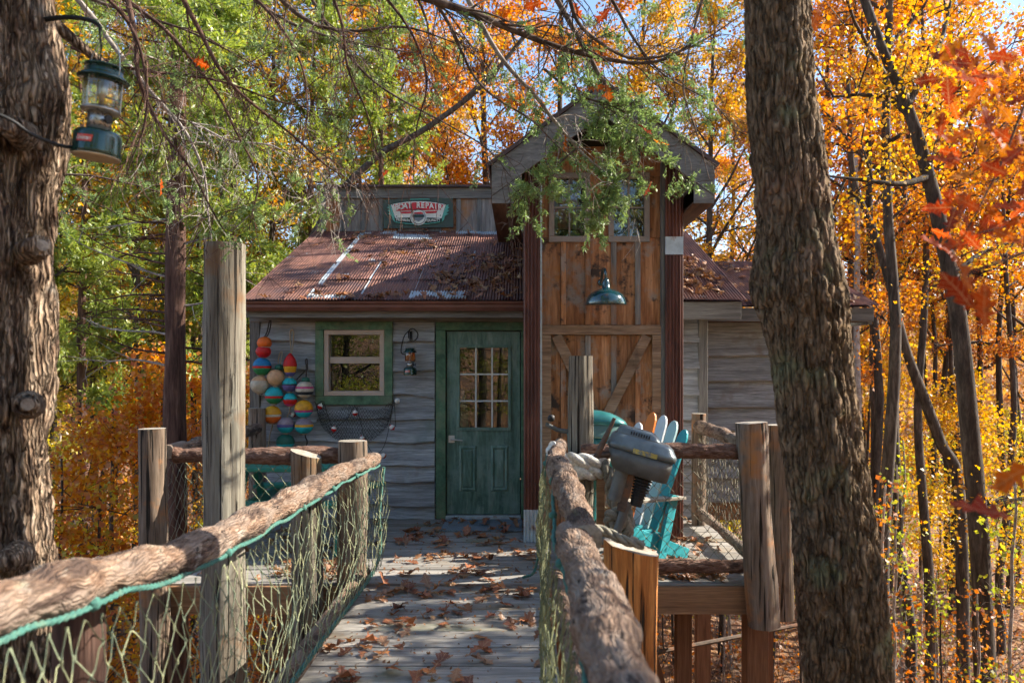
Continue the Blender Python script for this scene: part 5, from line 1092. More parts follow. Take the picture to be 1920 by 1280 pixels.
# ------------------------------------------------------------------ tree prototypes
def merge_cards(parts):
    V, Fc, o = [], [], 0
    for v, f in parts: V.append(v); Fc.append(f+o); o += len(v)
    return np.vstack(V), np.vstack(Fc)
def deciduous(seed, H, lo, spread, nl, per, leaf, sig, mat, bark, r0=0.16, elev=(15, 55), shape=STAR, up=0.5, name='tree'):
    rng = np.random.default_rng(seed); m = MB()
    zz = np.linspace(-0.8, H*0.93, 12); wx = np.cumsum(rng.normal(size=12))*0.035*H/12*1.6; wy = np.cumsum(rng.normal(size=12))*0.035*H/12*1.6
    T = np.stack([wx, wy, zz], -1); m.tube(T, [r0*(1-0.92*i/11)**0.9+0.01 for i in range(12)], 8, sub=2)
    C = []
    for i in range(nl):
        t = lo+(0.97-lo)*(i+0.5)/nl; z = t*H*0.93; s0 = np.array([np.interp(z, zz, wx), np.interp(z, zz, wy), z])
        az = i*2.4+rng.uniform(-0.5, 0.5); q = (t-lo)/(1-lo); L = spread*(0.55+0.75*math.sin(math.pi*min(1, q*0.85+0.18)))*rng.uniform(0.6, 1.1)*(1-0.45*q)
        el = R(rng.uniform(*elev))+0.4*q; d = np.array([math.cos(az)*math.cos(el), math.sin(az)*math.cos(el), math.sin(el)])
        pts = [s0]; 
        for k in range(4): d = d+rng.normal(size=3)*0.16+np.array([0, 0, 0.05]); d /= np.linalg.norm(d); pts.append(pts[-1]+d*L/4)
        rb = 0.045*r0/0.16*(1.3-0.7*q)*(0.5+L/spread*0.5); m.tube(pts, [rb*(1-0.8*k/4) for k in range(5)], 5, caps=False)
        for k in range(9):
            t2 = rng.uniform(0.25, 1.0); j = min(3, int(t2*4)); b = pts[j]+(pts[j+1]-pts[j])*(t2*4-j)
            d2 = d+rng.normal(size=3)*0.75; d2[2] *= 0.7; d2 /= np.linalg.norm(d2); e = b+d2*L*rng.uniform(0.2, 0.42)
            m.tube([b, (b+e)/2+rng.normal(size=3)*0.04*L, e], [rb*0.4, rb*0.28, rb*0.1], 3, caps=False)
            for w_ in (0.4, 0.72, 1.0): C.append(b+(e-b)*w_+rng.normal(size=3)*0.03*L)
    C = np.array(C); cnt = np.maximum(1 if per < 3 else 4, (per*rng.gamma(2.0, 0.5, len(C))).astype(int)); ctr = np.repeat(C, cnt, 0)
    P = ctr+rng.normal(size=ctr.shape)*np.array([sig, sig, sig*0.5]); sz = leaf*rng.uniform(0.65, 1.3, len(P))
    V, Fc = cards(P, sz, shape, up, rng=rng)
    return m.mesh('trunk', bark, True), mesh_np('crown', V, Fc, mat)
def cedarproto(seed, H, lo, spread, nl, mat, bark, blade=0.105, r0=0.14):
    rng = np.random.default_rng(seed); m = MB()
    zz = np.linspace(-0.8, H, 10); T = np.stack([np.cumsum(rng.normal(size=10))*0.03, np.cumsum(rng.normal(size=10))*0.03, zz], -1); m.tube(T, [r0*(1-0.95*i/9)+0.008 for i in range(10)], 9, sub=2)
    P, D = [], []
    for i in range(nl):
        t = lo+(1-lo)*(i+rng.uniform(0, 1))/nl; z = t*H; s0 = np.array([np.interp(z, zz, T[:, 0]), np.interp(z, zz, T[:, 1]), z]); az = rng.uniform(0, 6.28)
        L = spread*(1.05-t)**0.7*rng.uniform(0.6, 1.15); el = R(rng.uniform(-5, 40)); d = np.array([math.cos(az)*math.cos(el), math.sin(az)*math.cos(el), math.sin(el)]); pts = [s0]
        for k in range(4): d = d+rng.normal(size=3)*0.15; d[2] -= 0.06; d /= np.linalg.norm(d); pts.append(pts[-1]+d*L/4)
        m.tube(pts, [0.022*(1-0.85*k/4)*(0.4+L/spread) for k in range(5)], 4, caps=False)
        for k in range(int(10+L*9)):
            t2 = rng.uniform(0.25, 1.02); j = min(3, int(t2*4)); b = pts[j]+(pts[j+1]-pts[j])*(t2*4-j); d2 = d*0.6+rng.normal(size=3)*0.6; d2[2] -= 0.15; d2 /= np.linalg.norm(d2)
            l2 = rng.uniform(0.15, 0.5); n_ = int(10+l2*52); u_ = rng.uniform(0, 1, n_)
            P.append(b+d2*(u_*l2)[:, None]+rng.normal(size=(n_, 3))*0.025); D.append(d2*0.75+rng.normal(size=(n_, 3))*0.55)
    P = np.vstack(P); D = np.vstack(D); V, Fc = cards(P, blade*rng.uniform(0.5, 1.2, len(P)), BLADE, 0.3, D, rng)
    return m.mesh('trunk', bark, True), mesh_np('crown', V, Fc, mat)
def plant(proto, name, label, x, y, s, rz, group, cat='tree', zs=1.0, z=None):
    t = thing(name, label, cat, group, (x, y, float(gz(x, y)) if z is None else z), rz); t.scale = (s, s, s*zs)
    ob('trunk', proto[0], t); ob('crown', proto[1], t); return t
TALL = {'gold': deciduous(1, 17, 0.30, 3.6, 26, 29, 0.080, 0.155, L_GOLD, treebark, shape=KITE), 'orange': deciduous(2, 16, 0.26, 3.5, 24, 29, 0.080, 0.155, L_ORANGE, treebark, shape=KITE),
        'yellow': deciduous(3, 17, 0.25, 3.4, 24, 29, 0.080, 0.155, L_YELLOW, treebark, shape=KITE), 'rust': deciduous(4, 16, 0.30, 3.8, 22, 24, 0.080, 0.16, L_RUST, treebark, shape=KITE), 'ygreen': deciduous(5, 16, 0.25, 3.4, 24, 29, 0.080, 0.155, L_YGREEN, treebark, shape=KITE)}
UNDER = {'yellow': deciduous(11, 6.2, 0.22, 2.3, 16, 18, 0.068, 0.15, L_YELLOW, treebark, 0.05, (0, 30), up=1.0), 'orange': deciduous(12, 5.8, 0.20, 2.3, 16, 18, 0.068, 0.15, L_ORANGE, treebark, 0.05, (0, 30), up=1.0),
         'gold': deciduous(13, 6.5, 0.25, 2.2, 16, 17, 0.068, 0.15, L_GOLD, treebark, 0.05, (5, 40), up=1.0), 'rust': deciduous(14, 5.0, 0.20, 2.0, 14, 17, 0.068, 0.14, L_RUST, treebark, 0.04, (5, 40), up=0.8), 'ygreen': deciduous(15, 6.0, 0.2, 2.2, 16, 17, 0.068, 0.15, L_YGREEN, treebark, 0.05, (0, 30), up=1.0)}
SAP = [deciduous(21+i, 3.6+0.5*i, 0.35, 0.75, 9, 1.0, 0.065, 0.10, [L_YELLOW, L_RUST, L_ORANGE, L_YGREEN][i], [treebark, palebark, treebark, palebark][i], 0.022, (30, 60)) for i in range(4)]
CED = [cedarproto(31, 14, 0.42, 2.5, 66, L_CEDAR, redcedarbark), cedarproto(32, 13, 0.45, 2.3, 58, L_CEDAR, redcedarbark)]

LM = [(60, 'behind the big left trunk'), (160, 'just right of the big left trunk'), (260, 'left of the slim cedar'), (370, 'behind the slim cedar'), (470, 'behind the tall grey post'), (560, 'left of the tin roof'), (660, 'above the left end of the roof'), (760, 'behind the left half of the sign'), (860, 'behind the right half of the sign'), (950, 'left of the tower eave'), (1060, 'behind the left slope of the tower'), (1160, 'behind the tower peak'), (1270, 'behind the right slope of the tower'), (1390, 'between tower and oak trunk'), (1500, 'behind the oak trunk'), (1610, 'along the right of the oak trunk'), (1700, 'left of the forked trunk'), (1790, 'behind the forked trunk'), (1880, 'right of the forked trunk'), (9999, 'at the far right edge')]
def zone(px):
    for a, s in LM:
        if px < a: return s
CN = {'gold': 'golden', 'orange': 'orange', 'yellow': 'yellow', 'rust': 'rust-brown', 'ygreen': 'yellow-green'}
rng = np.random.default_rng(99)
def pick(px, under):
    if px < 560: ks = ['orange', 'gold', 'ygreen', 'orange', 'yellow'] if under else ['ygreen', 'gold', 'yellow', 'ygreen', 'orange']
    elif px < 1340: ks = ['gold', 'orange', 'gold', 'yellow', 'gold']
    else: ks = ['yellow', 'gold', 'ygreen', 'gold', 'yellow', 'orange', 'rust'] if under else ['gold', 'orange', 'rust', 'gold', 'rust']
    return ks[int(rng.integers(len(ks)))]
for (Y0, Y1, step, sc, far) in ((14.5, 18, 190, 0.95, 'nearer'), (21, 28, 150, 1.10, 'middle-distance'), (31, 44, 125, 1.25, 'distant')):
    px = -140.0
    while px < 2060:
        Y = rng.uniform(Y0, Y1); p_ = px+rng.uniform(-35, 35); x = (p_-CX)/F*Y; k = pick(p_, False); px += step
        if Y < 20 and p_ > 250: continue
        if far == 'middle-distance' and p_ > 1450 and rng.random() < 0.45: continue
        if far == 'distant' and (p_ > 1420 or 380 < p_ < 620 or 1000 < p_ < 1330): continue
        plant(TALL[k], 'forest_tree', f'{far} tall {CN[k]}-leaved tree in the woods {zone(p_)}', x, Y, sc*rng.uniform(0.85, 1.2), rng.uniform(0, 6.28), f'tall {CN[k]} trees in the woods')
for (Y0, Y1, step, far) in ((10.5, 13.5, 165, 'nearer'), (15, 19, 150, 'middle-distance'), (21, 32, 125, 'distant')):
    px = -140.0
    while px < 2060:
        Y = rng.uniform(Y0, Y1); p_ = px+rng.uniform(-40, 40); x = (p_-CX)/F*Y; k = pick(p_, True); px += step
        if Y < 14.4 and -4.2 < x < 5.4: continue
        if 500 < p_ < 1330 or (Y < 20 and p_ > 1500 and (Y < 14 or rng.random() < 0.5)): continue
        if Y < 14 and x < -2 and p_ > 430: continue
        plant(UNDER[k], 'understory_tree', f'{far} small {CN[k]}-leaved tree low in the woods {zone(p_)}', x, Y, rng.uniform(0.8, 1.25), rng.uniform(0, 6.28), f'small {CN[k]} trees in the woods')
for i, (px, Y, s, k, wh) in enumerate(((150, 13.5, 0.95, 1, 'right of the big left trunk'), (440, 15.0, 1.05, 0, 'behind the tall grey post'), (590, 16.2, 1.1, 1, 'above the left end of the tin roof'), (715, 17.5, 1.1, 0, 'behind the left end of the sign'), (300, 17.5, 1.1, 0, 'behind the slim dark cedar'))):
    x = (px-CX)/F*Y; plant(CED[k], 'cedar_tree', 'green feathery cedar standing '+wh, x, Y, s, i*1.3, 'green cedars in the woods')
POLE = [deciduous(71+i, 15, 0.55, 1.7, 14, 11, 0.080, 0.15, [L_GOLD, L_ORANGE, L_RUST][i], treebark, 0.10, shape=KITE) for i in range(3)]
for i in range(36):
    right = i % 3 != 0; p_ = rng.uniform(1560, 1990) if right else rng.uniform(90, 520); Y = rng.uniform(11.5, 26); x = (p_-CX)/F*Y
    if Y < 14.4 and -4.2 < x < 5.2: Y += 4; x = (p_-CX)/F*Y
    plant(POLE[i % 3], 'slim_tree', f"slim tree with {['golden', 'orange', 'rust-brown'][i % 3]} top leaves {zone(p_)}", x, Y, rng.uniform(0.8, 1.15), rng.uniform(0, 6.28), 'slim straight trunks in the woods')
# the slim cedar left of the cabin with dead side branches
cz = W(328, 690, 9.0); c9 = thing('cedar_tree', 'slim dark cedar trunk with bare side branches left of the cabin', 'tree', None, (0, 0, 0)); m = MB()
g0 = float(gz(cz.x, 9.0)); m.tube([(cz.x+0.02, 9, g0-0.4), (cz.x, 9, 0), (cz.x, 9, 2), (cz.x+0.03, 9, 4.4), (cz.x+0.05, 9.1, 8.5)], [0.17, 0.125, 0.11, 0.095, 0.03], 22, disp=logdispz(51, 0.10), sub=16); t9 = m.build('trunk', redcedarbark, c9, True)
rg = np.random.default_rng(5)
for i in range(30):
    py = 395+i*14+rg.uniform(-5, 5) if i < 22 else 300-(i-22)*36; s = -1 if rg.random() < 0.68 else 1; b = W(328, py, 9.0); L = rg.uniform(0.6, 1.5); m = MB(); pts = [np.array(b)]; d = np.array([s*1.0, rg.uniform(-0.5, 0.5), rg.uniform(-0.05, 0.35)])
    for k in range(5): d = d+rg.normal(size=3)*0.13; d /= np.linalg.norm(d); pts.append(pts[-1]+d*L/5)
    m.tube(pts, [0.016*(1-0.85*k/5) for k in range(6)], 5, sub=2)
    for k in range(6):
        j = rg.integers(1, 5); d2 = d+rg.normal(size=3)*0.6; d2 /= np.linalg.norm(d2); e = pts[j]+d2*rg.uniform(0.15, 0.5); m.tube([pts[j], (pts[j]+e)/2+rg.normal(size=3)*0.02, e], [0.006, 0.004, 0.002], 3)
    m.build('dead_branch', palebark if i % 4 == 1 else redcedarbark, c9)
ck = ob('crown', CED[1][1], c9); ck.location = (cz.x, 9.05, -1.2); ck.scale = (0.8, 0.8, 0.75)
# crowns of the two near trees, overhead
k_ = ob('crown', CED[0][1], left_tree); k_.location = (lx, TL, 0.4); k_.scale = (0.9, 0.9, 0.8)
k_ = ob('crown', TALL['orange'][1], right_tree); k_.location = (1.0, TR, 3.6); k_.scale = (0.85, 0.85, 0.85)
# trees added out of frame to shade and dapple the bridge; others behind the camera
for i, (x, y, k, s) in enumerate(((8.5, 2.2, 'orange', 0.60), (9.8, 3.6, 'rust', 0.78), (10.5, 5.8, 'gold', 0.68), (9.2, 4.6, 'yellow', 0.62), (12.0, 8.2, 'orange', 0.72), (7.6, -0.6, 'gold', 0.58))):
    plant(TALL[k], 'forest_tree', 'tall autumn tree added out of frame to shade the bridge', x, y, s, i*1.1, 'trees added out of frame to shade the bridge')
for i, (x, y, k, s) in enumerate(((5.6, 3.4, 'orange', 1.25), (7.2, 5.7, 'gold', 1.45), (5.3, 1.6, 'yellow', 1.2))):  # low crowns added beyond the frame to keep sun off the deck
    plant(UNDER[k], 'understory_tree', 'small autumn tree added out of frame to shade the bridge deck', x, y, s, i*1.9, 'small trees added out of frame to shade the bridge deck')
for i, (x, y, k, s) in enumerate(((-5, -6, 'ygreen', 0.8), (3.5, -7, 'ygreen', 0.8), (-1.5, -11, 'ygreen', 1), (0.8, -16, 'yellow', 1.1))):
    plant(TALL[k], 'forest_tree', 'tall autumn tree at the start of the bridge', x, y, s, i*1.7, 'trees at the start of the bridge')

for i, (x, y, k, s) in enumerate(((-3.2, -5.5, 'ygreen', 1.2), (1.6, -6.5, 'ygreen', 1.3), (4.2, -5.0, 'yellow', 1.1), (-0.8, -8.5, 'ygreen', 1.4), (-6.0, -8.0, 'ygreen', 1.4))):
    plant(UNDER[k], 'understory_tree', 'small autumn tree at the start of the bridge', x, y, s, i*1.3, 'small trees at the start of the bridge')
# particular trunks on the right
def bare_tree(label, keys, Y, rad, branches, bark, seed):
    t = thing('forest_tree', label, 'tree', None, (0, 0, 0)); b = W(keys[0][0], keys[0][1], Y); g = float(gz(b.x, Y))
    pts = [(b.x+0.05, Y, g-0.4)]+[W(px, py, Y) for px, py in keys]; m = MB(); m.tube(pts, [rad[0]*1.3]+list(rad), 16, disp=logdispz(seed, 0.08, 9), sub=8); m.build('trunk', bark, t, True)
    rg = np.random.default_rng(seed); lp = []
    for br in branches:
        P = [np.array(W(px, py, Y+dy)) for px, py, dy in br[1:]]; m = MB(); r_ = br[0]; m.tube(P, np.linspace(r_, r_*0.25, len(P)), 7, sub=6)
        for k in range(7):
            j = rg.integers(0, len(P)-1); q = P[j]+(P[j+1]-P[j])*rg.random(); d = rg.normal(size=3); d[2] += 0.4; d /= np.linalg.norm(d); e = q+d*rg.uniform(0.3, 0.9); m.tube([q, (q+e)/2+rg.normal(size=3)*0.05, e], [r_*0.35, r_*0.2, r_*0.08], 4); lp += [e, (q+e)/2]
        m.build('branch', bark, t, True)
    if lp:
        ctr = np.repeat(np.array(lp), 60, 0); P = ctr+rg.normal(size=ctr.shape)*np.array([0.22, 0.22, 0.14]); V, Fc = cards(P, 0.054*rg.uniform(0.6, 1.3, len(P)), STAR, 0.6, rng=rg); ob('crown', mesh_np('crown', V, Fc, L_ORANGE if seed == 62 else L_GOLD), t)
    return t
bare_tree('forked dark trunk at the far right with a long branch reaching left', [(1848, 1280), (1838, 1050), (1822, 850), (1800, 620), (1762, 420), (1715, 240), (1650, 80), (1600, -60)], 9.6, [0.12, 0.115, 0.105, 0.10, 0.085, 0.07, 0.055, 0.045],
          [(0.045, (1745, 330, 0), (1690, 345, -0.3), (1620, 338, -0.5), (1550, 330, -0.6)), (0.05, (1715, 235, 0), (1680, 190, 0.2), (1620, 178, 0.3), (1560, 182, 0.2)), (0.045, (1700, 200, 0), (1760, 90, 0.3), (1790, -30, 0.5)), (0.04, (1830, 960, 0), (1900, 925, 0.2), (1980, 905, 0.2)), (0.04, (1780, 520, 0), (1850, 470, 0.3), (1960, 440, 0.4))], treebark, 61)
bare_tree('thin leaning trunk crossing behind the forked trunk on the right', [(1800, 950), (1760, 820), (1700, 660), (1670, 540), (1640, 440), (1600, 330), (1590, 150)], 12.5, [0.085, 0.08, 0.075, 0.065, 0.055, 0.045, 0.03],
          [(0.03, (1690, 640, 0), (1660, 600, 0.2), (1610, 570, 0.3)), (0.03, (1640, 440, 0), (1700, 380, 0.2), (1740, 300, 0.3))], treebark, 62)
bare_tree('pale upright stem seen between the roof end and the forked trunk', [(1612, 1000), (1610, 800), (1606, 600), (1608, 420), (1600, 200)], 14, [0.06, 0.055, 0.05, 0.045, 0.03], [(0.025, (1606, 560, 0), (1650, 500, 0.2), (1690, 420, 0.3))], palebark, 63)
bare_tree('grey limb leaning behind the cabin roof left of the tower', [(500, 700), (600, 420), (700, 300), (800, 240), (905, 160), (990, 60)], 14, [0.075, 0.065, 0.058, 0.05, 0.045, 0.035], [(0.025, (850, 205, 0), (930, 120, 0.3), (960, 30, 0.4))], treebark, 65)
# saplings
rng = np.random.default_rng(44)
for i in range(64):
    Y = rng.uniform(8.5, 20); left = rng.random() < 0.42; px = rng.uniform(-60, 560) if left else rng.uniform(1130, 1980); x = (px-CX)/F*Y
    if Y < 13.5 and -3.6 < x < 4.6: Y += 5.5; x = (px-CX)/F*Y
    plant(SAP[i % 4], 'sapling', f"{['thin yellow-leaved', 'pale bare-stemmed', 'thin orange-leaved', 'pale green-leaved'][i % 4]} sapling in the undergrowth {zone(px)}", x, Y, rng.uniform(0.7, 1.25), rng.uniform(0, 6.28), f"saplings {'left' if left else 'right'} of the bridge", 'sapling')

# ------------------------------------------------------------------ leaf litter, far woods
rng = np.random.default_rng(3)
n_ = 42000; Yq = 3+rng.random(n_)**1.6*32; Xq = rng.uniform(-0.78, 0.72, n_)*(Yq+2); P = np.stack([Xq, Yq, gz(Xq, Yq)+0.02+rng.random(n_)*0.03], -1)
V, Fc = cards(P, 0.13*rng.uniform(0.6, 1.3, n_), DIAM, 2.5, rng=rng); o = stuff(ob('leaf_litter', mesh_np('leaf_litter', V, Fc, L_LITTER))); o['label'] = 'brown fallen leaves covering the forest floor'; o['category'] = 'leaf litter'
m = MB(); LP = []
for i in range(2600):
    Yg = 7.5+rng.random()**1.3*22; side = rng.random() < 0.45; px = rng.uniform(-60, 600) if side else rng.uniform(1080, 1990); xg = (px-CX)/F*Yg
    if Yg < 13 and -3.2 < xg < 4.2: continue
    b = np.array([xg, Yg, float(gz(xg, Yg))-0.05]); d = np.array([rng.normal()*0.25, rng.normal()*0.25, 1.0]); L = rng.uniform(0.4, 1.5); e1 = b+d*L*0.5; e2 = e1+(d+rng.normal(size=3)*0.35)*L*0.5
    m.tube([b, e1, e2], [0.008, 0.006, 0.002], 3, caps=False)
    for k in range(2):
        q = e1+(e2-e1)*rng.random(); e3 = q+(d*0.5+rng.normal(size=3)*0.6)*L*0.35; m.tube([q, e3], [0.004, 0.0015], 3, caps=False); LP.append(e3)
    LP.append(e2)
ug = stuff(m.build('undergrowth', twigbark)); ug['label'] = 'thin brown brush and twigs covering the forest floor'; ug['category'] = 'undergrowth'
LP = np.repeat(np.array(LP), 3, 0); V, Fc = cards(LP+rng.normal(size=LP.shape)*0.07, 0.06*rng.uniform(0.6, 1.4, len(LP)), KITE, 0.6, rng=rng); lf_ = ob('foliage', mesh_np('foliage', V, Fc, L_RUST), ug)
nc = 5200; Yq = rng.uniform(48, 135, nc); Xq = rng.uniform(-0.75, 0.75, nc)*Yq; hz = gz(Xq, Yq)+rng.random(nc)*7.0; C = np.stack([Xq, Yq, hz], -1); ctr = np.repeat(C, 22, 0)
P = ctr+rng.normal(size=ctr.shape)*np.array([1.1, 1.1, 0.8]); V, Fc = cards(P, rng.uniform(0.3, 0.75, len(P)), DIAM, 0.5, rng=rng)
o = stuff(ob('far_woods', mesh_np('far_woods', V, Fc, L_FAR))); o['label'] = 'far autumn woods on the hillside across the valley'; o['category'] = 'woods'

# ------------------------------------------------------------------ overhanging cedar branches
def sprigs(Pt, Dr, rng, blades=16, ln=0.085, size=0.030):
    n = len(Pt); P = np.repeat(Pt, blades, 0); D = np.repeat(Dr, blades, 0); u_ = rng.random((n*blades, 1))
    lat = rng.normal(size=P.shape)*0.55; return P+D*u_*ln+rng.normal(size=P.shape)*0.006, D*0.7+lat, size*rng.uniform(0.5, 1.2, n*blades)
def hanging_branch(label, path, r0, ntw, tl, fol, seed, bark=None, droop=0.35, leafmat_=None, sub=5, tmin=0.05, blades=26):
    rng = np.random.default_rng(seed); bark = bark or twigbark; t = thing('cedar_branch', label, 'branch', None, (0, 0, 0))
    P = np.array([tuple(W(px, py, Y)) for px, py, Y in path]); Pm, rad = resample(P, np.linspace(r0, r0*0.22, len(P)), 7); m = MB(); m.tube(Pm+vnoise(Pm*4, seed)[:, None]*0.012, rad, 8); m.build('limb', bark, t, True)
    m = MB(); SP_, SD = [], []
    for k in range(ntw):
        i = int(rng.uniform(tmin, 0.98)*(len(Pm)-1)); b = Pm[i]; T = Pm[min(i+1, len(Pm)-1)]-Pm[max(0, i-1)]; T /= np.linalg.norm(T)
        d = T*0.7+rng.normal(size=3)*0.65; d /= np.linalg.norm(d); L = tl*rng.uniform(0.35, 1.15); pts = [b]
        for q in range(6): d = d+rng.normal(size=3)*0.2; d[2] -= droop*0.17; d /= np.linalg.norm(d); pts.append(pts[-1]+d*L/6)
        rr = max(0.0022, rad[i]*0.35); m.tube(pts, np.linspace(rr, 0.0012, 7), 4, caps=False)
        for q in range(sub):
            j = int(rng.integers(1, 7)); d2 = d+rng.normal(size=3)*0.7; d2 /= np.linalg.norm(d2); l2 = L*rng.uniform(0.15, 0.45); e = pts[j]+d2*l2; e[2] -= droop*0.06; mid = (pts[j]+e)/2+rng.normal(size=3)*0.012
            m.tube([pts[j], mid, e], [0.0022, 0.0016, 0.0009], 3, caps=False)
            if rng.random() < fol:
                for w_ in (0.35, 0.7, 1.0): SP_.append(pts[j]+(e-pts[j])*w_); SD.append(d2+rng.normal(size=3)*0.3)
    m.build('twigs', bark, t)
    if SP_:
        a, b, c = sprigs(np.array(SP_), np.array(SD), rng, blades); V, Fc = cards(a, c, BLADE, 0.2, b, rng); ob('foliage', mesh_np('foliage', V, Fc, leafmat_ or L_CEDARN), t)
    return t
HB = [
 ('leafy green cedar bough hanging in front of the tower gable', [(1010, -60, 5.0), (1085, 70, 5.1), (1140, 165, 5.2), (1180, 235, 5.3), (1200, 300, 5.35), (1165, 345, 5.4)], 0.020, 18, 0.34, 0.35, 1, None, 0.5, 5),
 ('pale branch with green sprays crossing the tower roof', [(850, -50, 4.9), (930, 90, 5.0), (1010, 185, 5.1), (1075, 270, 5.2), (1135, 322, 5.25), (1180, 345, 5.3)], 0.018, 24, 0.40, 0.22, 2, palebark, 0.6, 5),
 ('cedar spray tip drooping over the tower windows', [(1165, 300, 5.2), (1145, 350, 5.2), (1130, 390, 5.2), (1120, 430, 5.2)], 0.007, 9, 0.16, 0.95, 3, None, 0.4, 5),
 ('cedar spray hanging at the right eave of the tower', [(1120, 190, 5.3), (1200, 240, 5.3), (1260, 300, 5.3), (1290, 345, 5.3)], 0.010, 9, 0.20, 0.6, 4, None, 0.4, 5),
 ('cedar spray hanging at the left eave of the tower', [(1080, 280, 5.1), (1030, 320, 5.1), (985, 350, 5.1), (960, 385, 5.1)], 0.008, 14, 0.24, 0.45, 5, None, 0.4, 5),
 ('thick dark bough running along the top of the view', [(690, -40, 4.4), (840, 10, 4.5), (960, 55, 4.6), (1090, 100, 4.7), (1230, 115, 4.8), (1330, 60, 4.8)], 0.028, 46, 0.55, 0.12, 6, twigbark, 0.5, 4),
 ('dark crooked branch hanging beside the lantern', [(225, -50, 4.0), (255, 60, 4.0), (262, 150, 4.05), (300, 240, 4.1), (360, 320, 4.15), (420, 430, 4.2)], 0.016, 30, 0.55, 0.0, 7, redcedarbark, 0.7, 4),
 ('long dark branch sweeping down toward the roof from the upper left', [(320, -50, 4.3), (370, 50, 4.35), (430, 150, 4.4), (500, 215, 4.5), (600, 300, 4.6), (650, 330, 4.6)], 0.015, 34, 0.6, 0.04, 8, redcedarbark, 0.6, 4),
 ('pale dead branch crossing behind the lantern', [(120, -40, 5.5), (200, 70, 5.6), (300, 190, 5.7), (365, 280, 5.8), (388, 360, 5.8), (395, 480, 5.8)], 0.020, 30, 0.6, 0.05, 9, palebark, 0.5, 5),
 ('fan of thin pale dead twigs left of the sign', [(360, 230, 5.6), (430, 262, 5.6), (510, 275, 5.6), (590, 315, 5.6), (640, 350, 5.6)], 0.009, 40, 0.55, 0.05, 10, palebark, 0.8, 5),
 ('thin branch slanting toward the parapet sign', [(560, -40, 4.8), (620, 60, 4.8), (700, 150, 4.9), (790, 210, 5.0), (900, 270, 5.0), (960, 330, 5.0)], 0.011, 34, 0.5, 0.06, 11, twigbark, 0.5, 4),
 ('green cedar bough filling the top centre of the view', [(420, -50, 6.0), (520, 30, 6.1), (620, 70, 6.2), (720, 90, 6.3), (840, 110, 6.4)], 0.016, 30, 0.6, 0.22, 12, twigbark, 0.7, 5),
 ('green cedar bough hanging above the hanging lantern', [(60, -60, 5.6), (180, 0, 5.7), (300, 40, 5.8), (420, 90, 5.9), (520, 150, 6.0)], 0.016, 30, 0.6, 0.12, 13, twigbark, 0.8, 5),
 ('bare twiggy branch over the right of the tower', [(1120, -50, 5.0), (1180, 60, 5.1), (1240, 140, 5.2), (1330, 190, 5.3), (1380, 240, 5.4)], 0.012, 30, 0.45, 0.15, 14, twigbark, 0.5, 4),
 ('dark twig curtain hanging above the tin roof', [(430, -60, 5.0), (500, 20, 5.0), (560, 120, 5.0), (575, 220, 5.0), (560, 300, 5.0)], 0.012, 30, 0.7, 0.0, 15, redcedarbark, 1.0, 4),
 ('cedar branch reaching in low behind the left trunk', [(60, 330, 6.5), (160, 330, 6.6), (260, 350, 6.7), (360, 380, 6.8)], 0.012, 22, 0.5, 0.25, 16, twigbark, 0.5, 5)]
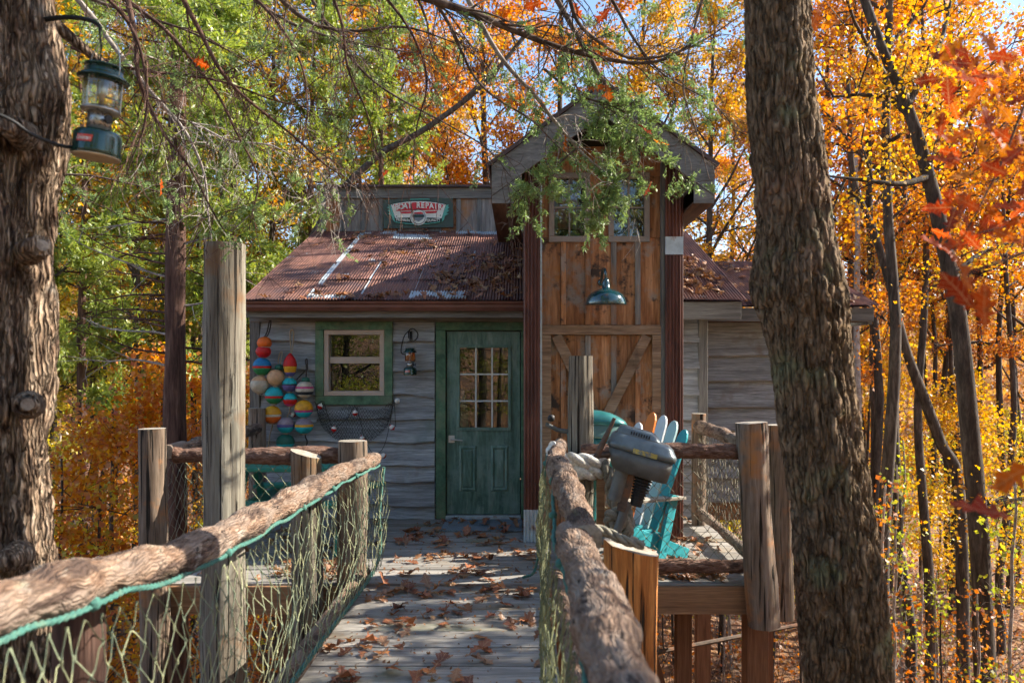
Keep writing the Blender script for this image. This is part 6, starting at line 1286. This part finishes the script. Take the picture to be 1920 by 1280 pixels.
HB += [  # first two limbs are unseen, added overhead for their dappled shade
 ('leafy cedar limb added above the view to dapple the left trunk', [(1700, -420, 3.3), (1350, -400, 3.3), (950, -360, 3.35), (600, -330, 3.4), (250, -300, 3.4)], 0.03, 28, 0.7, 0.45, 41, twigbark, 0.1, 6),
 ('leafy cedar limb added above the view to cast dappled shade mid-bridge', [(1750, -200, 4.6), (1400, -230, 4.6), (1050, -230, 4.7), (700, -190, 4.7)], 0.025, 36, 0.6, 0.6, 42, twigbark, 0.1, 6),

 ('green cedar spray covering the peak of the tower roof', [(1020, 130, 5.1), (1080, 175, 5.1), (1140, 195, 5.1), (1200, 225, 5.1)], 0.010, 17, 0.27, 0.65, 31, None, 0.4, 5),
 ('dark forked branch across the top right of the tower', [(1060, -50, 4.5), (1090, 50, 4.6), (1180, 110, 4.7), (1290, 90, 4.8), (1390, 30, 4.8)], 0.014, 30, 0.5, 0.08, 32, twigbark, 0.5, 4),
 ('dark branch drooping at the top centre', [(480, -50, 4.6), (560, 30, 4.6), (650, 60, 4.7), (760, 50, 4.7), (880, 90, 4.8)], 0.016, 34, 0.55, 0.1, 33, twigbark, 0.8, 4),
 ('dark branch curving down beside the slim cedar', [(180, -40, 4.5), (310, 60, 4.6), (420, 200, 4.7), (480, 330, 4.8), (470, 430, 4.8)], 0.012, 28, 0.5, 0.05, 34, redcedarbark, 0.8, 4),
 ('bare dark twig arching from the top left corner', [(150, -60, 3.6), (240, 40, 3.7), (275, 130, 3.7), (270, 230, 3.7), (240, 330, 3.7)], 0.010, 22, 0.5, 0.0, 17, redcedarbark, 1.0, 3),
 ('bare dark branch hanging left of the sign', [(600, -60, 4.2), (640, 40, 4.2), (655, 140, 4.2), (690, 230, 4.3), (720, 330, 4.3)], 0.010, 24, 0.5, 0.03, 18, redcedarbark, 0.8, 3),
 ('bare dark branch crossing above the sign', [(700, -40, 4.4), (770, 60, 4.4), (800, 150, 4.5), (780, 240, 4.5), (775, 340, 4.6)], 0.009, 24, 0.5, 0.03, 19, redcedarbark, 0.8, 3),
 ('long bare branch slanting across the upper centre', [(780, -50, 4.6), (850, 60, 4.6), (900, 160, 4.7), (1000, 230, 4.7), (1080, 300, 4.8)], 0.012, 26, 0.5, 0.05, 20, twigbark, 0.5, 3),
 ('bare twigs above the right eave of the tower', [(1330, -40, 4.8), (1300, 60, 4.9), (1280, 170, 5.0), (1310, 260, 5.0), (1330, 340, 5.0)], 0.009, 24, 0.4, 0.1, 21, twigbark, 0.6, 3),
 ('dark branch running along the top left of the view', [(130, 90, 4.4), (250, 130, 4.4), (400, 150, 4.5), (520, 190, 4.6), (640, 210, 4.6)], 0.011, 26, 0.45, 0.1, 22, redcedarbark, 0.5, 3)]
for (lb_, path, r0, ntw, tl, fol, sd_, bk_, dr, sb) in HB: hanging_branch(lb_, path, r0, ntw, tl, fol, sd_, bk_, dr, None, sb)

# ------------------------------------------------------------------ oak leaves: fallen, caught and on the near branch
def oakleaf(seed, curl, lobes=1.0):
    rng = np.random.default_rng(seed)
    o = [(0.0, 0.012), (0.10, 0.035), (0.17, 0.17), (0.245, 0.075), (0.34, 0.27), (0.44, 0.10), (0.56, 0.33), (0.66, 0.12), (0.78, 0.24), (0.85, 0.10), (0.93, 0.09), (1.0, 0.005)]
    v = []; a, b, c = rng.normal(size=3)
    def warp(x, y): return (x-0.5, y, curl*(1.5*y*y*(1 if a > -0.5 else -1)+0.22*math.sin(x*3+b)+0.30*y*c*x+0.10*math.sin(9*x+7*y)))
    for x, y in o:
        k1, k2 = 1+0.15*rng.normal(), 1+0.15*rng.normal(); v += [warp(x, 0), warp(x+0.04*rng.normal()*(y > 0.05), y*k1*lobes), warp(x+0.04*rng.normal()*(y > 0.05), -y*k2*lobes)]
    f = []
    for i in range(len(o)-1): f += [(3*i, 3*i+3, 3*i+4, 3*i+1), (3*i, 3*i+2, 3*i+5, 3*i+3)]
    m = MB().add(v, f); m.tube([(-0.5, 0, v[0][2]), (-0.62, 0.01, v[0][2]+0.02), (-0.72, 0.03, v[0][2]+0.05)], 0.008, 3)
    return m
LEAF = [oakleaf(i, 0.5+0.22*(i % 4)).mesh('leaf', L_FALL, True) for i in range(9)]
rng = np.random.default_rng(12)
def drop(x, y, z, s, nrm=None, label='', group=''):
    o = ob('fallen_leaf', LEAF[int(rng.integers(9))]); rz = rng.uniform(0, 6.28); tilt = rng.normal(0, 0.16, 2)
    M = Matrix.Rotation(rz, 4, 'Z') @ Matrix.Rotation(tilt[0], 4, 'X') @ Matrix.Rotation(tilt[1], 4, 'Y')
    if nrm is not None: M = Vector((0, 0, 1)).rotation_difference(Vector(nrm)).to_matrix().to_4x4() @ M
    M = M @ Matrix.Diagonal((s, s, s*rng.uniform(0.45, 0.95), 1)); nn = Vector(nrm) if nrm is not None else Vector((0, 0, 1))
    low = min((M @ v.co).dot(nn) for v in o.data.vertices); o.matrix_world = Matrix.Translation(Vector((x, y, z))-nn*(low-0.001)) @ M
    return tag(o, label, 'leaf', group)
def clustered(n, x0, x1, y0, y1, k=0.6):
    out = []
    while len(out) < n:
        if out and rng.random() < k: b = out[int(rng.integers(len(out)))]; p = (b[0]+rng.normal()*0.10, b[1]+rng.normal()*0.07)
        else: p = (rng.uniform(x0, x1), rng.uniform(y0, y1))
        if x0 <= p[0] <= x1 and y0 <= p[1] <= y1: out.append(p)
    return out
for x, y in clustered(112, -1.05, 0.14, 2.9, 5.85, 0.35): drop(x, y, 0.0, rng.uniform(0.09, 0.165), None, 'curled brown oak leaf fallen on the footbridge planks', 'fallen leaves on the footbridge')
for x, y in clustered(84, -1.12, 0.10, 5.95, 8.35, 0.45): drop(x, y, 0.0 if not (-0.78 < x < 0.02 and y > 7.78) else 0.018, rng.uniform(0.10, 0.17), None, 'curled brown oak leaf fallen on the porch before the door', 'fallen leaves before the door')
rn = Vector((0, -(TZ-EZ), TY-EY)).normalized()
pts = clustered(36, -2.7, -0.1, EY+0.05, TY-0.1, 0.4)+clustered(46, -0.95, -0.0, EY+0.05, TY-1.0, 0.6)+[(rng.uniform(-2.7, -0.05), EY+rng.uniform(-0.05, 0.12)) for _ in range(20)]
for x, y in pts: drop(x, y, roofz(y)+0.01, rng.uniform(0.09, 0.15), rn, 'brown oak leaf lying on the rusty roof left of the tower', 'fallen leaves on the left roof')
def leaf_mass(name, label, pts, s):
    V, Fq, Ft, o = [], [], [], 0; m = MB()
    for (x, y, z, nv) in pts:
        me = LEAF[int(rng.integers(9))]; M = Matrix.Translation((x, y, z)) @ Vector((0, 0, 1)).rotation_difference(Vector(nv)).to_matrix().to_4x4() @ Matrix.Rotation(rng.uniform(0, 6.28), 4, 'Z') @ Matrix.Rotation(rng.normal()*0.3, 4, 'X') @ Matrix.Scale(s*rng.uniform(0.7, 1.2), 4)
        m.add([M @ v.co for v in me.vertices], [tuple(p.vertices) for p in me.polygons])
    o = stuff(m.build(name, MATS['leaf_litter'])); o['label'] = label; o['category'] = 'leaves'
nb = 1500; bx_ = rng.uniform(-1.1, 0.15, nb); by_ = rng.uniform(1.8, 8.3, nb); P = np.stack([bx_, by_, np.full(nb, 0.006)], -1)
V, Fc = cards(P, 0.022*rng.uniform(0.4, 1.5, nb), DIAM, 4.0, rng=rng, fold=0.1); o = stuff(ob('deck_debris', mesh_np('deck_debris', V, Fc, L_LITTER))); o['label'] = 'leaf crumbs and needles scattered on the walkway'; o['category'] = 'debris'
wnrm = Vector((0, -(WTZ-WEZ), WTY-WEY)).normalized()
leaf_mass('roof_leaves', 'drift of brown leaves on the roofs right of the tower', [(x, y, roofz(y)+0.015, rn) for x, y in clustered(130, 1.5, 2.2, EY+0.05, 9.9, 0.5)]+[(x, y, wzf(y)+0.02, wnrm) for x, y in clustered(150, 2.1, 3.9, WEY, WTY-0.1, 0.5)], 0.13)
leaf_mass('tower_side_leaves', 'drift of leaves on the tin roof against the tower', [(x, y, roofz(y)+0.015, rn) for x, y in clustered(150, -0.95, 0.0, EY, 9.9, 0.5)]+[(x, y, roofz(y)+0.015, rn) for x, y in clustered(70, -2.7, -0.9, EY, TY-0.1, 0.5)], 0.12)
leaf_mass('walkway_leaves', 'small brown leaves strewn over the walkway planks', [(x, y, 0.012, (0, 0, 1)) for x, y in clustered(120, -1.1, 0.15, 2.6, 8.3, 0.4)], 0.10)
leaf_mass('porch_leaves', 'brown leaves scattered over the porch floor behind the rails', [(x, y, 0.012, (0, 0, 1)) for x, y in clustered(170, 0.5, 1.8, 5.98, 8.3, 0.5)]+[(x, y, 0.012, (0, 0, 1)) for x, y in clustered(110, -2.5, -1.3, 5.98, 8.3, 0.5)], 0.13)
# near red oak sprays at the right edge
REDL = [oakleaf(40+i, 0.35, 0.95).mesh('leaf', L_RED, True) for i in range(6)]
def oak_spray(label, twig, leaves, seed, s=0.15, rr=0.004):
    rg = np.random.default_rng(seed); t = thing('oak_spray', label, 'branch', None, (0, 0, 0)); m = MB(); m.tube([W(*p) for p in twig], np.linspace(rr, rr*0.4, len(twig)), 6, sub=5); m.build('twig', twigbark, t, True)
    for (px, py, Y, ang) in leaves:
        o = ob('leaf', REDL[int(rg.integers(6))], t); c = W(px, py, Y); q = s*rg.uniform(0.8, 1.15)
        M = Matrix.Translation(c) @ Matrix.Rotation(R(-ang), 4, 'Y') @ Matrix.Rotation(rg.uniform(-1.2, 1.2)+R(90), 4, 'X') @ Matrix.Rotation(rg.uniform(-0.5, 0.5), 4, 'Z') @ Matrix.Scale(q, 4); o.matrix_world = M
    return t
rg = np.random.default_rng(8)
lv = [(1785, 90, 2.1, 200), (1850, 80, 2.0, 300), (1880, 105, 2.0, 160), (1740, 150, 2.2, 170)]
lv += [(rg.uniform(1760, 1960)-max(0, 0), 95+i*5.2+rg.uniform(-25, 25), rg.uniform(1.9, 2.6), rg.uniform(90, 260)) for i in range(72)]
oak_spray('spray of red and orange oak leaves at the upper right edge', [(2010, 60, 2.2), (1930, 180, 2.2), (1880, 300, 2.2), (1830, 400, 2.2), (1790, 470, 2.2)], lv, 1, 0.076)
oak_spray('orange oak leaves glowing at the middle of the right edge', [(2000, 380, 2.3), (1900, 420, 2.3), (1800, 445, 2.3)], [(1745, 455, 2.3, 170), (1790, 462, 2.3, 200), (1815, 425, 2.25, 120), (1885, 440, 2.2, 150), (1850, 400, 2.3, 100), (1905, 415, 2.2, 190), (1770, 300, 2.3, 180), (1760, 390, 2.3, 170), (1840, 430, 2.4, 220)], 2, 0.085)
oak_spray('large blurred dark red oak leaves hanging low on the right', [(1930, 470, 1.55), (1850, 500, 1.55), (1800, 520, 1.55)], [(1800, 515, 1.5, 110), (1845, 575, 1.5, 95), (1800, 545, 1.55, 140)], 3, 0.10)
oak_spray('two blurred flat oak leaves low at the right edge', [(1960, 930, 1.5), (1890, 940, 1.5), (1850, 955, 1.5)], [(1840, 962, 1.45, 178), (1905, 885, 1.4, 190)], 4, 0.11)
for i, (px, py, Y) in enumerate(((1118, 165, 5.0), (1140, 175, 5.0), (1225, 190, 5.0), (1210, 245, 5.1), (1212, 355, 5.1), (1240, 265, 5.1), (1060, 270, 5.0), (1000, 10, 4.6), (1080, 20, 4.6), (1130, 30, 4.6), (375, 118, 4.5), (300, 350, 5), (480, 160, 4.6), (880, 280, 5), (720, 330, 5.5), (1300, 60, 4.8), (1525, 40, 3.2))):
    o = ob('caught_leaf', REDL[i % 6]); o.matrix_world = Matrix.Translation(W(px, py, Y)) @ Matrix.Rotation(i*1.3, 4, 'Y') @ Matrix.Rotation(1.2+i*0.4, 4, 'X') @ Matrix.Scale(0.12, 4)
    tag(o, 'red oak leaf caught among the overhanging twigs', 'leaf', 'red leaves caught in the branches')

# ------------------------------------------------------------------ labels that would repeat get their place from the left
byl = {}
for o in scene.objects:
    if o.parent is None and 'label' in o and o.name.split('.')[0] in ('sapling', 'slim_tree', 'forest_tree', 'understory_tree', 'cedar_tree') and o.location.y > 8: byl.setdefault(o['label'], []).append(o)
NTH = ['leftmost', 'second from left', 'third from left', 'fourth from left', 'fifth from left', 'sixth from left']
for lb_, os_ in byl.items():
    if 1 < len(os_) <= 6:
        for i, o in enumerate(sorted(os_, key=lambda q: q.location.x/q.location.y)): o['label'] = lb_+', '+NTH[i]
